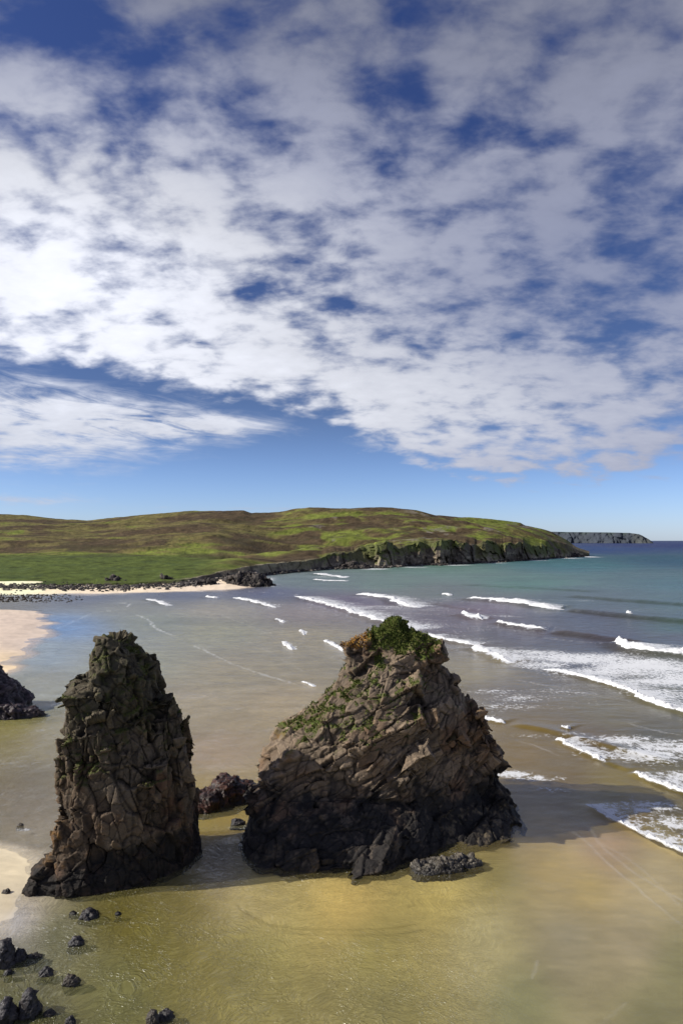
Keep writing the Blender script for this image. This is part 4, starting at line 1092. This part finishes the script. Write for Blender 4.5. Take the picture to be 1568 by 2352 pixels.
# ---- the tall stack on the left
def stack_left():
    bm = bmesh.new()
    Z = lambda v, d=47.: H + (1241 - v) / F * d
    X = lambda u, d=47.: (u - 784) / F * d
    lv = []
    for v, ul, ur, yf, yb in [(2010,182,428,43.9,52),(1975,178,434,44.0,52),(1930,164,430,44.1,52),(1880,172,426,44.2,52),(1820,174,418,44.3,51.8),(1760,173,410,44.3,51.6),(1700,172,384,44.4,51.4),(1650,170,362,44.6,51),
                              (1610,170,346,44.8,51),(1585,166,346,45.0,50.8),(1562,176,350,45.3,50.5),(1552,182,330,45.8,50)]:
        lv.append((Z(v), X(ul), X(ur), yf, yb))
    loft_bm(bm, lv, 44, 3.0, .20)
    # summit block, higher and narrower, stepping down to the right
    loft_bm(bm, [(Z(1620), X(222), X(352), 45.2, 50), (Z(1560), X(226), X(356), 45.4, 50), (Z(1535), X(228), X(356), 45.7, 49.8), (Z(1534), X(220), X(350), 45.8, 49.8), (Z(1514), X(220), X(336), 45.9, 49.6), (Z(1496), X(226), X(326), 46.1, 49.4), (Z(1478), X(230), X(304), 46.3, 49.0), (Z(1456), X(238), X(284), 46.5, 48.8)], 30, 3.0, .1)
    loft_bm(bm, [(Z(1520), X(226), X(262), 46.0, 48.4), (Z(1500), X(236), X(268), 46.1, 48.4), (Z(1486), X(244), X(268), 46.4, 48.2)], 16, 3.2)
    # buttress on the right, starting lower
    loft_bm(bm, [(-1, X(370), X(450), 46.2, 52.5), (Z(1950), X(370), X(448), 46.3, 52.5), (Z(1900), X(370), X(443), 46.6, 52), (Z(1800), X(370), X(426), 46.8, 51.6), (Z(1700), X(370), X(413), 47, 51), (Z(1665), X(365), X(404), 47.3, 50.5)], 24, 3.2, .1)
    # bulging shoulder low on the left and the flat foot
    loft_bm(bm, [(1.5, X(158), X(300), 43.6, 48), (2.6, X(150), X(290), 43.6, 48), (3.8, X(152), X(270), 43.9, 47)], 22, 2.8, .1)
    loft_bm(bm, [(-1.5, -20.8, -12.0, 42.6, 47.5), (0, -20.3, -11.8, 43.0, 47.4), (.9, -19.8, -12.4, 43.3, 47.2), (1.7, -18.9, -13.0, 43.8, 47)], 30, 2.6, .12)
    R = basis(-.16, -.10, .97, .2)
    bm.normal_update()
    add_blocks(bm, R, 120, [(.9, 2.0), (.8, 1.6), (1.2, 3.2)], 2.6, 12.2, 33, .60, lambda c: c[0] > -18.6 and not (c[2] < 4.5 and c[0] < -17.8))
    me = voxel(bm, .065)
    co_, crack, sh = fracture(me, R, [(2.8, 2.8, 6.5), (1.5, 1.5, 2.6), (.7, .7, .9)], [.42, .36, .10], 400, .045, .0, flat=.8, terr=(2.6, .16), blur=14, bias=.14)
    _, no = vn(me)
    z = co_[:, 2]
    n1 = fbm(co_ * .5, 4, 410); n2 = fbm(co_ * 1.7, 4, 415, .6); n3 = fbm(co_ * 4.5, 3, 418, .6)
    c = lerp(np.broadcast_to(GREY * .95, co_.shape), BROWN * 1.15, sm(n1 + .12 * (7 - z) * .5, -.3, .5))
    c = lerp(c, OLIVE, sm(z + n1 * 2, 8, 11) * .55)
    c = lerp(c, RED, sm(n1 + .5 * n2 + .06 * (co_[:, 0] + 14), .3, .9) * .5 * (1 - sm(z, 8, 12)))
    c = lerp(c, OCHRE, sm(n2 + .4 * n1 - .22 * (co_[:, 0] + 17), .35, 1.1) * (1 - sm(z, 3.8, 5)) * sm(z, 1.2, 1.9) * .85)
    c = lerp(c, OCHRE * .6, sm(n2 - n1 * .5, .45, 1.0) * (1 - sm(z, 5.5, 8)) * .4)
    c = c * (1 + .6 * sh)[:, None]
    wet = (1 - sm(z + n1 * .8 + .4 * n2 - .12 * (co_[:, 0] + 14), 1.6, 2.8))
    c = lerp(c, lerp(np.broadcast_to(BLACK, co_.shape), np.array([.055, .036, .028]), sm(n2 + .5 * n3, 0, .9)), wet * .9)
    c = c * (1 - .55 * crack)[:, None]
    gm = sm(no[:, 2], .25, .6) * sm(z + n1 * 1.5, 5.5, 8) * sm(n1 + n2 * .6 + .12, -.1, .5)
    c = c * np.array([.72, .70, .66])
    c = lerp(c, MOSS * 1.0, gm * .95)
    c = lerp(c, MOSS * .8, sm(z, 6, 9) * sm(n2 + .3 * n3, .25, .9) * .5)
    root = empty('sea_stack', (-14.5, 47, 0))
    tag(root, 'tall narrow dark sea stack with a pointed block on top and an ochre foot', 'sea stack', 'sea stacks standing on the beach')
    finish('rock_body', me, M_rock, root, c)
    ii = np.nonzero((gm > .5))[0]
    tufts('grass_patch', co_[ii], no[ii], 2600, .05, .16, 51, root, [(.09, .10, .02), (.07, .09, .016), (.12, .11, .03)], .035)
stack_left()

# ---- smaller rocks
def rock_thing(name, lofts, vs, cells, amps, seed, label, cat, group=None, base=None, skew=0.0, wetlevel=1.0, base2=None, mat=None, rough=.06):
    bm = bmesh.new()
    allv = [l for lf in lofts for l in lf]
    cx = (min(l[1] for l in allv) + max(l[2] for l in allv)) / 2; cy = (min(l[3] for l in allv) + max(l[4] for l in allv)) / 2
    for lf in lofts: loft_bm(bm, lf, 24, 2.6, skew)
    me = voxel(bm, vs)
    R = rotm(.3, -.35, .4)
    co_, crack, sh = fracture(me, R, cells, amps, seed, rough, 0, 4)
    z = co_[:, 2]
    n1 = fbm(co_ * 1.0, 3, seed + 1); n2 = fbm(co_ * 3.5, 4, seed + 2, .6)
    b = np.array(base if base is not None else (.05, .042, .038)); b2 = np.array(base2 if base2 is not None else (.10, .085, .07))
    c = lerp(np.broadcast_to(b, co_.shape), b2, sm(n1 * .5 + n2, -.1, .9))
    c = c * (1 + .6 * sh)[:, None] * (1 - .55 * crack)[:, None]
    c = lerp(c, BLACK * 1.3, (1 - sm(z + .15 * n1, 0, wetlevel)) * .8)
    co_[:, 0] -= cx; co_[:, 1] -= cy
    me.vertices.foreach_set('co', co_.astype(np.float32).ravel()); me.update()
    o = finish(name, me, mat or M_wetrock, None, c)
    o.location = (cx, cy, 0)
    tag(o, label, cat, group)
    return o

rock_thing('sea_stack', [[(-1, -58, -41.0, 84, 96), (1, -57, -41.0, 84.5, 95.5), (2.0, -56, -42.2, 85, 95), (3.4, -55, -43.2, 86, 94), (4.8, -54, -44.6, 87, 93.5), (6.6, -53, -46.6, 88, 92)],
                         [(-1, -44, -38.3, 84.0, 88.5), (.7, -44, -38.6, 84.4, 88), (1.5, -43, -39.6, 85, 87.6)], [(-1, -39.5, -36.8, 85.6, 88), (.6, -39.3, -37.1, 85.9, 87.8), (1.0, -38.8, -37.6, 86.2, 87.4)]],
           .16, [(3, 3, 3), (1.3, 1.3, 1.2), (.6, .6, .6)], [.6, .4, .2], 500, 'purplish black rock cut off by the left edge of the picture', 'sea stack', 'sea stacks standing on the beach', (.030, .019, .022), 0, .5, (.055, .035, .036))
rock_thing('low_rock', [[(-.6, -12.9, -10.4, 55.5, 59), (.6, -12.7, -10.2, 56, 59), (1.1, -12.2, -10.6, 56.5, 58.5)], [(-.6, -11.8, -8.6, 57, 61), (1.0, -11.4, -8.8, 57.6, 61), (1.7, -10.9, -9.2, 58, 60.5)], [(-.6, -9.8, -7.4, 57.5, 61), (.8, -9.6, -7.6, 58.2, 61), (1.1, -9.2, -8, 58.5, 60.5)]],
           .09, [(1.6, 1.5, 1.2), (.6, .6, .5), (.28, .28, .25)], [.25, .16, .07], 520, 'low reddish black rock in the gap between the two sea stacks', 'rock', None, (.028, .016, .012), 0, .3, (.085, .034, .022))
rock_thing('rock_slab', [[(-.5, 4.3, 8.2, 45.7, 47.6), (.35, 4.6, 8.0, 46.0, 47.5), (.6, 5.0, 7.6, 46.3, 47.3)], [(-.5, 7.2, 9.8, 46.8, 48.4), (.25, 7.3, 9.5, 47.0, 48.3), (.4, 7.6, 9.2, 47.2, 48.1)]],
           .06, [(.9, .9, .7), (.4, .4, .35), (.2, .2, .18)], [.2, .16, .09], 540, 'flat low grey slab lying in front of the broad sea stack', 'rock', None, (.055, .047, .038), .1, .25, (.15, .13, .10))

BOULDERS = [ # u0, u1, v bottom, height px, label, colour shift
 (-30, 24, 2226, 76, 'tall black boulder at the left edge beside a smaller rounded one', 0),
 (20, 54, 2212, 36, 'rounded black boulder just right of the tall one at the left edge', 0),
 (56, 100, 2202, 17, 'flat brownish boulder barely above the water, right of the rounded black one', 1),
 (150, 185, 2178, 24, 'lone dark boulder in clear water right of the left edge group', 0),
 (155, 180, 2102, 12, 'smaller of two low boulders in the shallows in front of the tall stack', 1),
 (178, 220, 2114, 27, 'larger of two low boulders in the shallows in front of the tall stack', 0),
 (82, 118, 2248, 30, 'sloping black boulder between the rounded and the slanting one', 0),
 (140, 176, 2270, 36, 'slanting brown boulder right of the sloping black one', 1),
 (4, 24, 2243, 16, 'small black boulder below the rounded boulder at the left edge', 0),
 (34, 84, 2344, 84, 'biggest pointed black boulder in the bottom left corner', 0),
 (-30, 32, 2365, 70, 'black boulder cut off by the bottom left corner', 0),
 (94, 120, 2340, 18, 'little dark boulder right of the big pointed one', 1),
 (146, 170, 2358, 24, 'dark boulder cut by the bottom edge left of the brown pair', 0),
 (328, 362, 2358, 44, 'tall brown boulder of the pair at the bottom edge', 1),
 (356, 394, 2346, 30, 'dark low boulder leaning on the tall brown one at the bottom edge', 0),
 (262, 276, 2104, 10, 'tiny dark stone alone in the olive shallows', 0),
 (528, 562, 1896, 20, 'small black rock at the left foot of the broad sea stack', 0),
 (0, 20, 2046, 16, 'small dark stone on the pale sand at the left edge', 1),
 (36, 52, 1898, 8, 'little dark stone in wet sand left of the tall stack', 1),
]
for k, (u0, u1, vb, hp, lab, t) in enumerate(BOULDERS):
    zg = .3 if lab.startswith('small dark stone on') else 0
    g0 = G(u0, vb, zg); g1 = G(u1, vb, zg)
    w = g1[0] - g0[0]; d = g0[1]
    # what shows above the front waterline is part top surface (seen from above) and part front face
    tot = hp / F * d
    dy = min(w * .9, tot / .55 * .8)
    hz = max(.16, tot - dy * H / d * .55) * .8
    x0, x1 = g0[0], g1[0]
    r = random.Random(k)
    top = .25 + r.random() * .2
    j = (r.random() - .5) * .4 * w
    lv = [(-.5, x0, x1, d, d + dy), (hz * .25, x0 + .02 * w, x1 - .03 * w, d + .03, d + dy), (hz * .65, x0 + .14 * w + j * .2, x1 - .16 * w + j * .3, d + dy * .15, d + dy * .92), (hz, x0 + top * w + j * .5, x1 - top * w + j * .5, d + dy * .4, d + dy * .8)]
    s = max(.3, w)
    rock_thing('boulder', [lv], max(.025, s * .045), [(s * .7, s * .7, s * .6), (s * .3, s * .3, s * .3), (s * .13, s * .13, s * .13)], [s * .13, s * .07, s * .03], 600 + k * 13, lab, 'boulder', 'boulders scattered in the shallows',
               (.030, .026, .028) if not t else (.055, .043, .033), 0, .12, (.062, .054, .052) if not t else (.11, .09, .07), rough=.03)

# rocky spit and outcrops on the far shore
def outcrop(u0, u1, vb, hz, dep, seed, label, cells=None, name='rock_outcrop'):
    g0 = G(u0, vb); g1 = G(u1, vb); d = g0[1]
    x0, x1 = g0[0], g1[0]; w = x1 - x0
    lv = [(-1.5, x0, x1, d, d + dep), (hz * .35, x0 + .04 * w, x1 - .12 * w, d + dep * .1, d + dep), (hz * .75, x0 + .1 * w, x1 - .35 * w, d + dep * .2, d + dep * .9), (hz, x0 + .25 * w, x1 - .5 * w, d + dep * .35, d + dep * .8)]
    c = max(w, 8)
    return rock_thing(name, [lv], max(.35, w / 90), [(c * .16, c * .16, c * .1), (c * .07, c * .07, c * .05), (1.0, 1.0, .8)], [2.4, 1.3, .5], seed, label, 'rocks', 'rock outcrops along the far shore', (.032, .027, .025), 0, .8, (.115, .095, .08), M_rock, .25)
outcrop(500, 632, 1349, 4.8, 26, 700, 'dark rocky spit jutting into the water with white foam at its tip')
outcrop(420, 520, 1350, 3.0, 14, 720, 'low dark rocks at the root of the rocky spit above the pale sand')
outcrop(232, 310, 1350, 4.0, 12, 740, 'blocky dark outcrop on the grass edge above the far pale sand, left one')
outcrop(368, 410, 1348, 4.4, 10, 760, 'small square outcrop on the grass edge between the left one and the spit')
outcrop(556, 640, 1318, 2.8, 40, 780, 'dark low rocks behind the spit under the grassy bank')
outcrop(764, 856, 1307, 4.0, 30, 800, 'brown tumbled rocks at the left foot of the high cliffs')
outcrop(1280, 1352, 1280, 7.0, 60, 820, 'rocky toe where the headland runs out into the sea')

# ---- stones strewn along the far strand (beyond counting)
def shore_rocks():
    bm = bmesh.new(); bmesh.ops.create_icosphere(bm, subdivisions=2, radius=1)
    bv = np.array([v.co for v in bm.verts]); bf = np.array([[v.index for v in f.verts] for f in bm.faces]); bm.free()
    r = np.random.default_rng(5)
    V = []; Fc = []; C = []; off = 0
    def put(x, y, z, s, c):
        nonlocal off
        sc = s * r.uniform(.6, 1.3, 3); sc[2] *= .6
        q = bv * sc
        for _ in range(5):      # knock flat facets off the ball
            nn = r.normal(0, 1, 3); nn /= np.linalg.norm(nn); lim = s * r.uniform(.35, .7)
            dd = q @ nn; q = q - np.where(dd > lim, dd - lim, 0)[:, None] * nn
        V.append(q + np.array([x, y, z])); Fc.append(bf + off); off += len(bv)
        C.append(np.broadcast_to(c * r.uniform(.6, 1.4), (len(bv), 3)))
    dk = np.array([.055, .046, .04]); lt = np.array([.20, .175, .145])
    for _ in range(2600):
        u = r.uniform(-500, 640)
        d0 = np.interp(u, HU, HD0)
        d = d0 + r.normal(-2, 4.5)
        if u > 150 and r.random() < .25: d -= 5
        x = (u - 784) / F * d
        z = max(0, float(sand_z(np.array([x]), np.array([d]))[0])) 
        z = max(z, (d - d0) * .3)
        put(x, d, z + .1, r.uniform(.25, 1.1) * (1.2 if u > 380 else 1), dk if r.random() < .72 else lt)
    for _ in range(1500):     # weed-covered stones below the sand on the left
        u = r.uniform(-400, 200); d = r.uniform(246, 282) - max(0, u) * .02
        if r.random() < (u - 60) / 160: continue
        x = (u - 784) / F * d
        put(x, d, .0, r.uniform(.2, .6), np.array([.05, .036, .026]))
    for _ in range(1400):     # fallen blocks at the foot of the cliffs
        u = r.uniform(640, 1345); d = np.interp(u, HU, HD0) + r.normal(-3, 4) * (1 + (u - 640) / 700)
        put((u - 784) / F * d, d, r.uniform(-.2, .8), r.uniform(.5, 2.2), dk * .9 if r.random() < .75 else lt * .8)
    o = mesh_obj('shore_stones', np.concatenate(V), np.concatenate(Fc), M_rock, col=np.concatenate(C), smooth=False)
    tag(o, 'dark stones strewn along the far shore below the grass', 'stones', kind='stuff')
shore_rocks()
